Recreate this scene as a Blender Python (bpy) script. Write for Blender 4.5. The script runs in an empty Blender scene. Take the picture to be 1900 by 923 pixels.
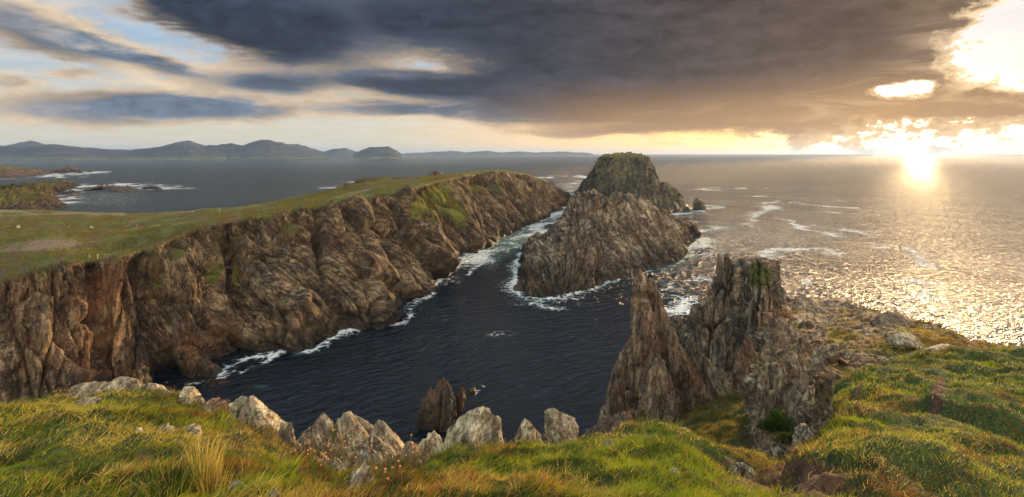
import bpy, bmesh, math, random
import numpy as np
from mathutils import Vector
R = math.radians
C = bpy.context.scene.collection
SC = bpy.context.scene
H = 60.0          # eye height above the sea (m)
F = 950.0         # focal length in photo pixels
CX, HY = 950.0, 285.0

# ------------------------------------------------------------------ camera
cd = bpy.data.cameras.new('camera'); cam = bpy.data.objects.new('camera', cd); C.objects.link(cam)
cam.location = (0, 0, H); cam.rotation_euler = (R(90), 0, 0)
cd.sensor_width = 36; cd.lens = 18.0; cd.shift_y = -(461.5 - 285) / 1900
cd.clip_start = 0.1; cd.clip_end = 120000
SC.camera = cam
SC.view_settings.view_transform = 'Standard'; SC.view_settings.look = 'None'
SC.view_settings.exposure = 1.35; SC.view_settings.gamma = 1
SC.cycles.max_bounces = 6; SC.cycles.diffuse_bounces = 3; SC.cycles.glossy_bounces = 3
SC.cycles.transmission_bounces = 2; SC.cycles.volume_bounces = 0
SC.cycles.sample_clamp_indirect = 4.0; SC.cycles.sample_clamp_direct = 12.0
SC.cycles.volume_step_rate = 10

SUN_AZ, SUN_EL = 38.5, 10.5       # the lamp: late sun low over the sea on the right
# ------------------------------------------------------------------ node helper
class NB:
    def __init__(s, tree): s.t = tree; s.n = tree.nodes; s.l = tree.links
    def node(s, typ, **kw):
        n = s.n.new(typ)
        for k, v in kw.items(): setattr(n, k, v)
        return n
    def _in(s, sock, v):
        if v is None: return
        if hasattr(v, 'is_linked') or hasattr(v, 'links'): s.l.new(v, sock)
        else:
            try: sock.default_value = v
            except Exception: sock.default_value = (*v, 1) if len(v) == 3 else v
    def m(s, op, a, b=None, c=None, clamp=False):
        n = s.node('ShaderNodeMath', operation=op, use_clamp=clamp)
        s._in(n.inputs[0], a); s._in(n.inputs[1], b); s._in(n.inputs[2], c)
        return n.outputs[0]
    def v(s, op, a, b=None, scale=None):
        n = s.node('ShaderNodeVectorMath', operation=op)
        s._in(n.inputs[0], a); s._in(n.inputs[1], b)
        if scale is not None: s._in(n.inputs['Scale'], scale)
        return n.outputs['Value'] if op in ('LENGTH', 'DOT_PRODUCT', 'DISTANCE') else n.outputs[0]
    def noise(s, vec, scale, detail=4, rough=.55, dist=0, col=False):
        n = s.node('ShaderNodeTexNoise'); s._in(n.inputs['Vector'], vec)
        s._in(n.inputs['Scale'], scale); n.inputs['Detail'].default_value = detail
        n.inputs['Roughness'].default_value = rough; n.inputs['Distortion'].default_value = dist
        return n.outputs[1 if col else 0]
    def voro(s, vec, scale, feature='F1', rnd=1):
        n = s.node('ShaderNodeTexVoronoi', feature=feature); s._in(n.inputs['Vector'], vec)
        s._in(n.inputs['Scale'], scale); n.inputs['Randomness'].default_value = rnd
        return n.outputs[0]
    def ss(s, x, a, b, lo=0., hi=1.):
        n = s.node('ShaderNodeMapRange', interpolation_type='SMOOTHSTEP')
        s._in(n.inputs[0], x); s._in(n.inputs[1], a); s._in(n.inputs[2], b); s._in(n.inputs[3], lo); s._in(n.inputs[4], hi)
        return n.outputs[0]
    def mix(s, f, a, b, typ='MIX'):
        n = s.node('ShaderNodeMix', data_type='RGBA', blend_type=typ)
        s._in(n.inputs[0], f); s._in(n.inputs[6], c4(a)); s._in(n.inputs[7], c4(b))
        return n.outputs[2]
    def ramp(s, f, stops):
        n = s.node('ShaderNodeValToRGB'); e = n.color_ramp.elements
        while len(e) < len(stops): e.new(.5)
        for i, (p, c) in enumerate(stops): e[i].position = p; e[i].color = c4(c)
        s._in(n.inputs[0], f); return n.outputs[0]
    def comb(s, x, y, z):
        n = s.node('ShaderNodeCombineXYZ'); s._in(n.inputs[0], x); s._in(n.inputs[1], y); s._in(n.inputs[2], z); return n.outputs[0]
    def sep(s, v):
        n = s.node('ShaderNodeSeparateXYZ'); s._in(n.inputs[0], v); return n.outputs
    def attr(s, name, out=2):
        n = s.node('ShaderNodeAttribute'); n.attribute_name = name; return n.outputs[out]
    def bump(s, h, strength, dist, normal=None):
        n = s.node('ShaderNodeBump'); n.inputs['Strength'].default_value = strength; s._in(n.inputs['Distance'], dist)
        s._in(n.inputs['Height'], h)
        if normal is not None: s._in(n.inputs['Normal'], normal)
        return n.outputs[0]
def c4(c):
    if isinstance(c, (tuple, list)) and len(c) == 3: return (*c, 1)
    return c

# ------------------------------------------------------------------ world: Nishita sky under layered evening clouds
W_ = bpy.data.worlds.new('World'); SC.world = W_; W_.use_nodes = True
W_.node_tree.nodes.clear(); b = NB(W_.node_tree)
sky = b.node('ShaderNodeTexSky', sky_type='NISHITA'); sky.sun_disc = False
sky.sun_elevation = R(SUN_EL); sky.sun_rotation = R(SUN_AZ); sky.air_density = 1.3; sky.dust_density = 1.0
g = b.node('ShaderNodeTexCoord').outputs['Generated']
x, y, z = b.sep(g)
az = b.m('ARCTAN2', x, y)
hr = b.m('SQRT', b.m('ADD', b.m('MULTIPLY', x, x), b.m('MULTIPLY', y, y)))
el = b.m('DIVIDE', z, b.m('MAXIMUM', hr, .05))
zc = b.m('ADD', b.m('MAXIMUM', z, 0.), .11)
cp = b.comb(b.m('DIVIDE', x, zc), b.m('DIVIDE', y, zc), 0.)          # cloud-layer plane
n1 = b.noise(cp, .9, 6, .6, .4); n2 = b.noise(b.v('ADD', cp, (7., 3., 2.)), 3.2, 6, .62, .5)
sk = b.comb(b.m('MULTIPLY', az, 5.), b.m('MULTIPLY', el, 22.), 1.)
n3 = b.noise(sk, 1.3, 7, .6, .6)
n4 = b.noise(b.comb(b.m('MULTIPLY', az, 8.), b.m('MULTIPLY', el, 15.), 5.), 2.6, 9, .70, .4)
# warped cloud coordinates
azw = b.m('ADD', az, b.m('MULTIPLY', b.m('SUBTRACT', n3, .5), .12))
elw = b.m('ADD', el, b.m('MULTIPLY', b.m('SUBTRACT', b.noise(sk, .7, 4, .6), .5), .055))
def blob(px, py, rx, ry, rot=0.):
    a0 = math.atan((px - CX) / F); ca = math.cos(a0); e0 = (HY - py) / F * ca
    ra, re = rx * ca * ca / F, ry * ca / F
    dx = b.m('SUBTRACT', azw, a0); dy = b.m('SUBTRACT', elw, e0)
    if rot:
        c_, s_ = math.cos(R(rot)), math.sin(R(rot))
        u = b.m('ADD', b.m('MULTIPLY', dx, c_), b.m('MULTIPLY', dy, -s_))
        v = b.m('ADD', b.m('MULTIPLY', dx, s_), b.m('MULTIPLY', dy, c_)); dx, dy = u, v
    dx = b.m('DIVIDE', dx, ra); dy = b.m('DIVIDE', dy, re)
    r2 = b.m('ADD', b.m('MULTIPLY', dx, dx), b.m('MULTIPLY', dy, dy))
    return b.m('DIVIDE', 1., b.m('ADD', 1., b.m('MULTIPLY', r2, r2)))
def field(lst):
    acc = None
    for px, py, rx, ry, rot, w in lst:
        t = b.m('MULTIPLY', blob(px, py, rx, ry, rot), w)
        acc = t if acc is None else b.m('ADD', acc, t)
    return acc
cover = field([(1220, -10, 520, 135, 4, 1.3), (1330, 130, 330, 88, 0, 1.3), (1500, 40, 230, 120, 0, .9), (900, 40, 330, 75, 8, 1.1),
               (1080, 195, 190, 32, 0, .7), (1420, 195, 230, 28, 0, .75), (440, 20, 210, 62, 14, 1.25), (560, 58, 80, 34, 0, .6), (640, -60, 420, 70, 0, 1.1),
               (490, 155, 90, 24, 0, .95), (770, 152, 170, 26, 0, 1.0), (700, 202, 140, 14, 0, .7), (900, 206, 90, 13, 0, .6), (760, 38, 70, 26, 0, .5),
               (90, 60, 150, 36, 20, 1.05), (270, 112, 120, 20, 20, .9), (180, 203, 240, 34, 0, .95), (400, 205, 150, 18, 0, .8), (20, 145, 50, 10, 0, .5), (140, 137, 36, 5, 0, .5),
               (1650, 200, 130, 13, 6, .9), (1830, 195, 110, 20, 8, 1.0), (1660, 110, 60, 30, 0, .35), (1730, 145, 60, 18, 25, .55), (1400, 235, 190, 8, 0, .35), (1100, 245, 160, 8, 0, .35),
               (2500, 120, 200, 90, 0, .4), (-300, 60, 300, 60, 0, .7), (1660, 172, 70, 22, 0, -1.2), (840, 98, 110, 16, 6, -.25), (840, 128, 110, 15, 8, -.48), (1880, 60, 130, 90, 0, -1.1), (1720, 90, 40, 60, 20, -.3)])
thick = field([(450, 35, 200, 60, 10, .75), (760, 38, 75, 26, 0, .3), (1150, 60, 340, 110, 4, .55), (1320, 120, 330, 80, 0, .35), (1500, 50, 160, 110, 0, .2), (500, 158, 80, 16, 0, .28),
               (780, 158, 150, 17, 0, .4), (1040, 170, 140, 40, 0, .35), (60, 85, 170, 26, 20, .3), (180, 215, 240, 14, 0, .12), (900, 20, 380, 60, 0, .25)])
clear = b.m('SUBTRACT', 1., b.m('MULTIPLY', 0., n1))
edge = b.ss(az, .35, .62)                                            # crisper, lumpier cloud edges near the sun
nz = b.m('ADD', b.m('MULTIPLY', b.m('SUBTRACT', n3, .5), .85), b.m('MULTIPLY', b.m('MULTIPLY', b.m('SUBTRACT', n4, .5), b.m('ADD', b.m('MULTIPLY', edge, 1.5), .75)), 1.))
cov0 = b.m('ADD', cover, nz)
n5 = b.noise(b.comb(b.m('MULTIPLY', az, 30.), b.m('MULTIPLY', el, 42.), 9.), 1.6, 7, .68, .2)
cov0 = b.m('ADD', cov0, b.m('MULTIPLY', b.m('MULTIPLY', b.m('SUBTRACT', n5, .5), b.m('ADD', b.m('MULTIPLY', edge, 1.3), .18)), 1.))
dens = b.ss(cov0, .30, b.m('SUBTRACT', .74, b.m('MULTIPLY', edge, .22)))
thk = b.m('ADD', thick, b.m('ADD', b.m('MULTIPLY', b.m('SUBTRACT', n3, .5), .6), b.m('MULTIPLY', b.m('SUBTRACT', n4, .5), .35)), clamp=True)
lft = b.ss(az, -.1, -.4); body = b.ss(cov0, b.m('ADD', .45, b.m('MULTIPLY', lft, .12)), b.m('ADD', 1.1, b.m('MULTIPLY', lft, .25)))
# distance from the sun's place behind the clouds
A0 = math.atan((1655 - CX) / F); E0 = (HY - 222) / F * math.cos(A0)
da = b.m('SUBTRACT', az, A0); de = b.m('SUBTRACT', el, E0)
rs = b.m('SQRT', b.m('ADD', b.m('MULTIPLY', da, da), b.m('MULTIPLY', b.m('MULTIPLY', de, de), 1.6)))
glow = b.m('EXPONENT', b.m('MULTIPLY', rs, -7.)); core = b.m('EXPONENT', b.m('MULTIPLY', rs, -30.))
sunside = b.ss(az, -.35, .45); s2 = b.ss(az, -.05, .62)
# thin high veil that fills the gaps
veil_hi = b.mix(b.ss(az, .45, .72), (.30, .42, .56), (.50, .50, .57))
veil_lo = b.mix(sunside, (.58, .54, .43), (1.2, .62, .14))
veil_lo = b.mix(b.ss(az, .40, .60), veil_lo, (1.15, .84, .54))
veil = b.mix(b.ss(b.m('ADD', el, b.m('MULTIPLY', b.m('SUBTRACT', n3, .5), .1)), .03, .20), veil_lo, veil_hi)
veil = b.mix(1., veil, b.mix(b.ss(b.m('MULTIPLY', y, -1.), .0, .7), (1., 1., 1.), (5.4, 4.6, 3.3)), 'MULTIPLY')  # veil brightened behind the camera, added as front fill light
veil = b.mix(b.m('MULTIPLY', b.ss(n2, .40, .68), .35), veil, b.mix(sunside, (.68, .66, .62), (.92, .80, .68)))
rim = b.mix(b.ss(az, -.45, .5), (.62, .48, .33), (.80, .50, .20))
rim = b.mix(edge, rim, (1.0, .72, .42))
mid_ = b.mix(b.ss(az, -.5, .25), (.15, .19, .25), (.105, .10, .11)); mid_ = b.mix(s2, mid_, (.20, .135, .090))
dark = b.mix(sunside, (.032, .042, .066), (.042, .040, .052)); dark = b.mix(s2, dark, (.075, .052, .046))
cc_mod = b.m('MAXIMUM', .35, b.m('ADD', -.80, b.m('ADD', b.m('MULTIPLY', n3, 1.9), b.m('MULTIPLY', n4, 1.7))))
lowwarm = b.ss(el, .16, .04)
body2 = b.m('MULTIPLY', body, b.m('SUBTRACT', 1.15, b.m('MULTIPLY', b.ss(n3, .42, .66), .5)), clamp=True)
cc = b.mix(body2, rim, mid_); cc = b.mix(b.ss(thk, .08, .62), cc, dark)
cc = b.mix(1., cc, b.comb(cc_mod, cc_mod, cc_mod), 'MULTIPLY'); cc = b.mix(b.m('MULTIPLY', b.m('MULTIPLY', lowwarm, b.ss(az, -.15, .25)), .55), cc, (.55, .28, .085))
gl = b.mix(1., (0, 0, 0), b.mix(b.m('MULTIPLY', glow, 1.), (0, 0, 0), b.mix(b.ss(el, .06, .13), (2.4, 1.45, .62), (.40, .33, .30))), 'ADD')
base = b.node('ShaderNodeBackground'); b._in(base.inputs[0], sky.outputs[0]); base.inputs[1].default_value = .055
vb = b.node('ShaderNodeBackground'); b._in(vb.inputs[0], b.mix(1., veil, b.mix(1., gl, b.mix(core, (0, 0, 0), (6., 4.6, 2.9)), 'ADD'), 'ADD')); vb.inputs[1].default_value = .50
cb = b.node('ShaderNodeBackground'); b._in(cb.inputs[0], b.mix(1., cc, b.mix(b.m('MULTIPLY', glow, .22), (0, 0, 0), (.75, .40, .12)), 'ADD')); cb.inputs[1].default_value = .47
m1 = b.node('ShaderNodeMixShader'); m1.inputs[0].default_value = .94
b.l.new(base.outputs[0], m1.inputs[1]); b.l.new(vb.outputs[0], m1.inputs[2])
m2 = b.node('ShaderNodeMixShader'); b._in(m2.inputs[0], dens)
b.l.new(m1.outputs[0], m2.inputs[1]); b.l.new(cb.outputs[0], m2.inputs[2])
wo = b.node('ShaderNodeOutputWorld'); b.l.new(m2.outputs[0], wo.inputs[0])
W_.cycles.sampling_method = 'MANUAL'; W_.cycles.sample_map_resolution = 512

sd = bpy.data.lights.new('sun', 'SUN'); sd.energy = 2.5; sd.angle = R(1.2); sd.color = (1.0, .66, .32)
so = bpy.data.objects.new('sun', sd); C.objects.link(so)
d = Vector((math.sin(R(SUN_AZ)) * math.cos(R(SUN_EL)), math.cos(R(SUN_AZ)) * math.cos(R(SUN_EL)), math.sin(R(SUN_EL))))
so.rotation_euler = (-d).to_track_quat('-Z', 'Y').to_euler(); so.location = (300, 100, 200)

# ------------------------------------------------------------------ noise in numpy
def h3(ix, iy, iz, s):
    n = (ix.astype(np.int64) * 73856093) ^ (iy.astype(np.int64) * 19349663) ^ (iz.astype(np.int64) * 83492791) ^ (s * 2654435761)
    n = (n ^ (n >> 13)) * 1274126177 & 0xFFFFFFFF
    n = (n ^ (n >> 16)) * 2246822519 & 0xFFFFFFFF
    return ((n ^ (n >> 15)) & 0xFFFFFF).astype(np.float32) / 16777216.0
def vnoise(p, s=0):
    i = np.floor(p).astype(np.int64); f = (p - i).astype(np.float32); f = f * f * f * (f * (f * 6 - 15) + 10)
    r = 0
    for dx in (0, 1):
        for dy in (0, 1):
            for dz in (0, 1):
                w = (f[:, 0] if dx else 1 - f[:, 0]) * (f[:, 1] if dy else 1 - f[:, 1]) * (f[:, 2] if dz else 1 - f[:, 2])
                r = r + w * h3(i[:, 0] + dx, i[:, 1] + dy, i[:, 2] + dz, s)
    return r * 2 - 1
def fbm(p, o=4, s=0, g=.5):
    a, t = 1., 0
    for k in range(o): t = t + a * vnoise(p * 2 ** k + k * 17.3, s + k); a *= g
    return t
def ridged(p, o=4, s=0):
    a, t = 1., 0
    for k in range(o): t = t + a * (1 - 2 * np.abs(vnoise(p * 2 ** k + k * 9.7, s + k))); a *= .5
    return t
def cellp(q, s=0, tilt=1.0, jit=.9):
    """faceted blocks: every cell is a tilted plane of its own; returns height, distance to cell edge"""
    i = np.floor(q).astype(np.int64); n = len(q)
    b1 = np.full(n, 9., np.float32); b2 = np.full(n, 9., np.float32); h = np.zeros(n, np.float32)
    for dx in (-1, 0, 1):
        for dy in (-1, 0, 1):
            for dz in (-1, 0, 1):
                cx, cy, cz = i[:, 0] + dx, i[:, 1] + dy, i[:, 2] + dz
                r0, r1, r2 = h3(cx, cy, cz, s + 1), h3(cx, cy, cz, s + 2), h3(cx, cy, cz, s + 3)
                ox = q[:, 0] - cx - .5 - (r0 - .5) * jit; oy = q[:, 1] - cy - .5 - (r1 - .5) * jit; oz = q[:, 2] - cz - .5 - (r2 - .5) * jit
                dd = ox * ox + oy * oy + oz * oz
                hh = (r0 + r1 + r2) * 2 / 3 - 1 + tilt * (ox * (r1 - .5) + oy * (r2 - .5) + oz * (r0 - .5)) * 2
                nb = dd < b1
                b2 = np.where(nb, b1, np.minimum(b2, dd)); h = np.where(nb, hh, h); b1 = np.where(nb, dd, b1)
    return h, np.sqrt(b2) - np.sqrt(b1)
def frame(dip, nrm):
    """strata frame: rows are long axis, middle axis, sheet normal"""
    a = np.array(dip, float); a /= np.linalg.norm(a); n = np.array(nrm, float); n -= a * a.dot(n); n /= np.linalg.norm(n)
    return np.stack([a, np.cross(n, a), n])
def slab_disp(p, fr, A, L, s=0, warp=.16, wts=(1., .45, .2, .08)):
    """L = metres along dip, across, through the sheets; block displacement of several sizes"""
    q = p @ fr.T
    wv = np.stack([vnoise(p / (L[1] * 1.3), s + 50 + k) for k in range(3)], 1) * warp
    t = 0; crack = None
    for k, (f, a) in enumerate(zip((1, 2.3, 5.1, 10.5), wts)):
        hh, e = cellp(q / np.array(L) * f + wv * (1 + .4 * k), s + 7 * k, tilt=1.5)
        t = t + a * (hh - (1.0 * np.exp(-e * 13) if k == 0 else .5 * np.exp(-e * 9)))
    return t * A, q

# ------------------------------------------------------------------ pixels to places
def P(px, py, D): return ((px - CX) / F * D, D, H - (py - HY) / F * D)
def Wt(px, py): D = H * F / (py - HY); return ((px - CX) / F * D, D, 0.)
def px_of(p): return CX + F * p[:, 0] / p[:, 1], HY + F * (H - p[:, 2]) / p[:, 1]
def rs(rail, nu, smooth=True):
    r = np.array(rail, float); n = len(r); t = np.linspace(0, n - 1, nu)
    i = np.clip(np.floor(t).astype(int), 0, n - 2); f = (t - i)[:, None]
    p0, p1, p2, p3 = r[np.clip(i - 1, 0, n - 1)], r[i], r[i + 1], r[np.clip(i + 2, 0, n - 1)]
    if not smooth: return p1 + (p2 - p1) * f
    return .5 * ((2 * p1) + (-p0 + p2) * f + (2 * p0 - 5 * p1 + 4 * p2 - p3) * f ** 2 + (-p0 + 3 * p1 - 3 * p2 + p3) * f ** 3)
def loft(rails, nu, nv):
    rr = [rs(r, nu) for r in rails]; rows = []
    for k in range(len(rr) - 1):
        for j in range(nv[k]): rows.append(rr[k] + (rr[k + 1] - rr[k]) * j / nv[k])
    rows.append(rr[-1]); return np.array(rows)        # (rows, nu, 3)
def blur(G, k):
    for _ in range(k):
        G = np.concatenate([G[:1], (G[:-2] + 2 * G[1:-1] + G[2:]) / 4, G[-1:]])
        G = np.concatenate([G[:, :1], (G[:, :-2] + 2 * G[:, 1:-1] + G[:, 2:]) / 4, G[:, -1:]], 1)
    return G
def gnormal(G, ref=None, k=6):
    g = blur(G, k); du = np.gradient(g, axis=1); dv = np.gradient(g, axis=0)
    n = np.cross(du, dv); n /= np.linalg.norm(n, axis=2, keepdims=True) + 1e-9
    if (n[..., 2].mean() < 0): n = -n
    return n
def seg_dist(px, py, line, ky=1.):
    """distance in photo pixels to a polyline, and how far along it"""
    d = np.full(px.shape, 1e9); L = np.array(line, float)
    for (ax, ay), (bx, by) in zip(L[:-1], L[1:]):
        vx, vy = bx - ax, by - ay; t = np.clip(((px - ax) * vx + (py - ay) * vy) / (vx * vx + vy * vy + 1e-9), 0, 1)
        d = np.minimum(d, np.hypot(px - ax - t * vx, (py - ay - t * vy) * ky))
    return d
def ell(px, py, cx, cy, rx, ry, rot=0):
    c, s = math.cos(R(rot)), math.sin(R(rot)); dx, dy = px - cx, py - cy
    u, v = dx * c + dy * s, -dx * s + dy * c
    return np.exp(-((u / rx) ** 2 + (v / ry) ** 2))
def mk_mesh(name, verts, faces_flat, sizes, attrs=None, mat=None, smooth=False):
    me = bpy.data.meshes.new(name); nvt = len(verts)
    me.vertices.add(nvt); me.vertices.foreach_set('co', np.ascontiguousarray(verts, np.float32).ravel())
    me.loops.add(len(faces_flat)); me.loops.foreach_set('vertex_index', np.ascontiguousarray(faces_flat, np.int32))
    me.polygons.add(len(sizes)); st = np.concatenate([[0], np.cumsum(sizes)[:-1]]).astype(np.int32)
    me.polygons.foreach_set('loop_start', st)
    me.update(calc_edges=True); me.validate()
    for k, a in (attrs or {}).items():
        a = np.asarray(a, np.float32)
        if a.ndim == 1: at = me.attributes.new(k, 'FLOAT', 'POINT'); at.data.foreach_set('value', a)
        elif a.shape[1] == 3: at = me.attributes.new(k, 'FLOAT_VECTOR', 'POINT'); at.data.foreach_set('vector', a.ravel())
        else: at = me.attributes.new(k, 'FLOAT_COLOR', 'POINT'); at.data.foreach_set('color', a.ravel())
    if smooth: me.polygons.foreach_set('use_smooth', np.ones(len(sizes), bool))
    if mat: me.materials.append(mat)
    return me
def grid_faces(r, c, off=0, wrap=False):
    i = np.arange(r - 1)[:, None] * c; j = np.arange(c if wrap else c - 1)[None]
    j2 = (j + 1) % c
    f = np.stack([i + j, i + j2, i + c + j2, i + c + j], -1).reshape(-1, 4) + off
    return f
def obj(name, me, parent=None, **props):
    o = bpy.data.objects.new(name, me); C.objects.link(o)
    if parent: o.parent = parent
    for k, v in props.items(): o[k] = v
    return o
def grid_obj(name, G, attrs, mat, smooth=False, parent=None, flip=False, **props):
    r, c = G.shape[:2]; f = grid_faces(r, c)
    if flip: f = f[:, ::-1]
    me = mk_mesh(name, G.reshape(-1, 3), f.ravel(), np.full(len(f), 4), attrs, mat, smooth)
    return obj(name, me, parent, **props)

# ------------------------------------------------------------------ materials
def new_mat(name):
    m = bpy.data.materials.new(name); m.use_nodes = True; m.node_tree.nodes.clear()
    k = NB(m.node_tree); bs = k.node('ShaderNodeBsdfPrincipled'); out = k.node('ShaderNodeOutputMaterial')
    k.l.new(bs.outputs[0], out.inputs[0]); return m, k, bs, out
def rock_mat(name, tones, warm=.35, size=1., lichen=.1, wet=True, grass=((.055, .08, .012), (.20, .19, .022), (.12, .075, .03)), bumpd=.12, wh=1., iso=0.):
    """tones: dark, mid, light.  Attributes: sq = strata coordinates (m), grass, bare, tint"""
    m, k, bs, out = new_mat(name)
    pos = k.node('ShaderNodeNewGeometry').outputs['Position']; q = k.attr('sq', 1)
    qs = k.v('MULTIPLY', q, ((.10 + .22 * iso) / size, (.35 + .2 * iso) / size, (1.6 - .6 * iso) / size)); qf = k.v('MULTIPLY', q, ((.4 + 1.0 * iso) / size, (1.3 + .5 * iso) / size, (5. - 1.8 * iso) / size))
    a = k.noise(qs, 1., 6, .65, .15); c = k.noise(qf, 1., 6, .75, .1); e = k.noise(pos, .16 / size, 5, .6); e2 = k.noise(pos, 1.5 / size, 8, .78)
    t = k.m('ADD', k.m('MULTIPLY', a, .40), k.m('ADD', k.m('MULTIPLY', c, .30), k.m('MULTIPLY', e2, .30)))
    col = k.ramp(t, [(.41, tones[0]), (.49, tones[1]), (.57, tones[2]), (.66, tuple(min(1, v * 1.35) for v in tones[2]))])
    col = k.mix(k.m('MULTIPLY', k.ss(e, .42, .66), warm), col, k.mix(c, (.10, .042, .016), (.30, .15, .06)))
    col = k.mix(1., col, k.mix(k.ss(k.noise(pos, .30 / size, 6, .7), .40, .60), (.50, .50, .52), (1.30, 1.26, 1.15)), 'MULTIPLY')
    tint = k.attr('tint')
    col = k.mix(k.m('MULTIPLY', tint, k.ss(k.noise(pos, .5 / size, 5, .7), .3, .6)), col, k.mix(c, (.16, .05, .018), (.42, .20, .085)))
    lm = k.ss(k.noise(k.v('ADD', pos, (31., 5., 9.)), 1.1 / size, 7, .75), .60, .68)
    col = k.mix(k.m('MULTIPLY', lm, lichen), col, k.mix(e, (.42, .24, .04), (.48, .46, .36)))
    # cracks darkened in the colour
    cr = k.voro(k.v('ADD', k.v('MULTIPLY', q, (.07 / size, .45 / size, .8 / size)), k.v('SCALE', k.noise(pos, .6 / size, 5, .7, 0, True), None, 1.5)), 1., 'DISTANCE_TO_EDGE')
    crk = k.ss(cr, 0., .035)
    cr2 = k.voro(k.v('ADD', k.v('MULTIPLY', q, (.35 / size, 1.9 / size, 3.4 / size)), k.v('SCALE', k.noise(pos, 2.2 / size, 4, .7, 0, True), None, 1.6)), 1., 'DISTANCE_TO_EDGE')
    crk2 = k.ss(cr2, 0., .09)
    col = k.mix(k.m('MULTIPLY', k.m('SUBTRACT', 1., k.m('MULTIPLY', crk, k.m('ADD', k.m('MULTIPLY', crk2, .6), .4))), .72), col, tuple(v * .35 for v in tones[0]))
    rough = .85
    px_, py_, pz_ = k.sep(pos)
    if wet:
        wz = k.m('ADD', pz_, k.m('MULTIPLY', k.m('SUBTRACT', k.noise(pos, .25, 4), .5), 5. * wh))
        wt = k.ss(wz, 6.5 * wh, 2.0)
        col = k.mix(k.m('MULTIPLY', wt, .80), col, (.016, .012, .009)); rough = k.m('SUBTRACT', .85, k.m('MULTIPLY', wt, .42))
        olv = k.m('MULTIPLY', k.ss(wz, 1.6, 3.0), k.ss(wz, 6.5, 4.0))
        col = k.mix(k.m('MULTIPLY', olv, k.m('MULTIPLY', k.ss(c, .45, .6), .45)), col, (.20, .12, .035))
    hgt = k.m('ADD', k.m('MULTIPLY', a, .3), k.m('ADD', k.m('MULTIPLY', c, .5), k.m('ADD', k.m('MULTIPLY', e2, .6), k.m('ADD', k.m('MULTIPLY', crk, .35), k.m('MULTIPLY', crk2, .16)))))
    # turf where the attribute says, broken up by noise and kept off steep faces
    gn = k.noise(pos, 1. / size, 6, .75); ga = k.attr('grass')
    gmask = k.ss(k.m('ADD', ga, k.m('MULTIPLY', k.m('SUBTRACT', gn, .5), .9)), .40, .62)
    heath = k.attr('bare'); tuft = k.noise(pos, 3.0 / size, 5, .7)
    gc = k.mix(k.ss(k.m('ADD', k.m('MULTIPLY', k.noise(pos, .12 / size, 6, .75), .65), k.m('MULTIPLY', tuft, .35)), .40, .60), grass[0], grass[1])
    gc = k.mix(k.ss(k.noise(k.v('ADD', pos, (9., 44., 3.)), .14 / size, 7, .8), .47, .57), gc, grass[2])
    gc = k.mix(k.m('MULTIPLY', k.ss(tuft, .56, .72), .45), gc, (.17, .15, .045))
    gc = k.mix(k.m('MULTIPLY', k.ss(tuft, .46, .30), .55), gc, (.018, .026, .008))
    gc = k.mix(k.ss(k.m('ADD', heath, k.m('MULTIPLY', k.m('SUBTRACT', k.noise(pos, .22, 6, .7), .5), .9)), .46, .7), gc, k.mix(gn, (.12, .08, .04), (.36, .28, .19)))
    col = k.mix(gmask, col, gc)
    hgt = k.mix(gmask, hgt, k.m('ADD', k.m('MULTIPLY', tuft, .9), k.m('MULTIPLY', k.noise(pos, 9. / size, 3, .7), .5)))
    b._in
    k._in(bs.inputs['Base Color'], col); k._in(bs.inputs['Roughness'], rough)
    bs.inputs['Specular IOR Level'].default_value = .35
    k._in(bs.inputs['Normal'], k.bump(hgt, 1., bumpd * size * 2.))
    return m

M_cliff = rock_mat('cliff rock and turf', ((.020, .015, .010), (.105, .078, .048), (.34, .265, .165)), warm=.20, size=3.4, lichen=.15, bumpd=.26)
M_stack = rock_mat('sea stack rock', ((.028, .024, .019), (.15, .13, .10), (.46, .41, .31)), warm=.16, size=3.6, lichen=.25, bumpd=.24, wh=2.)
M_tower = rock_mat('mossy stack rock', ((.014, .013, .008), (.060, .052, .028), (.17, .145, .08)), warm=.2, size=5., lichen=.1, bumpd=.16, wh=2.)
M_near = rock_mat('pinnacle rock', ((.030, .025, .020), (.15, .12, .09), (.36, .30, .22)), warm=.25, size=1.7, lichen=.4, bumpd=.22, iso=.8, grass=((.045, .058, .012), (.12, .11, .018), (.10, .07, .025)))
M_ridge = rock_mat('crumbling ridge rock', ((.07, .052, .036), (.34, .26, .175), (.66, .54, .38)), warm=.5, size=1.3, lichen=.5, bumpd=.16, wet=False, iso=.8, grass=((.13, .13, .018), (.30, .23, .03), (.20, .10, .025)))
M_stone = rock_mat('pale foreground stone', ((.11, .09, .06), (.46, .395, .27), (.78, .70, .50)), warm=.12, size=.2, lichen=.6, wet=False, bumpd=.16, iso=1.)

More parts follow.
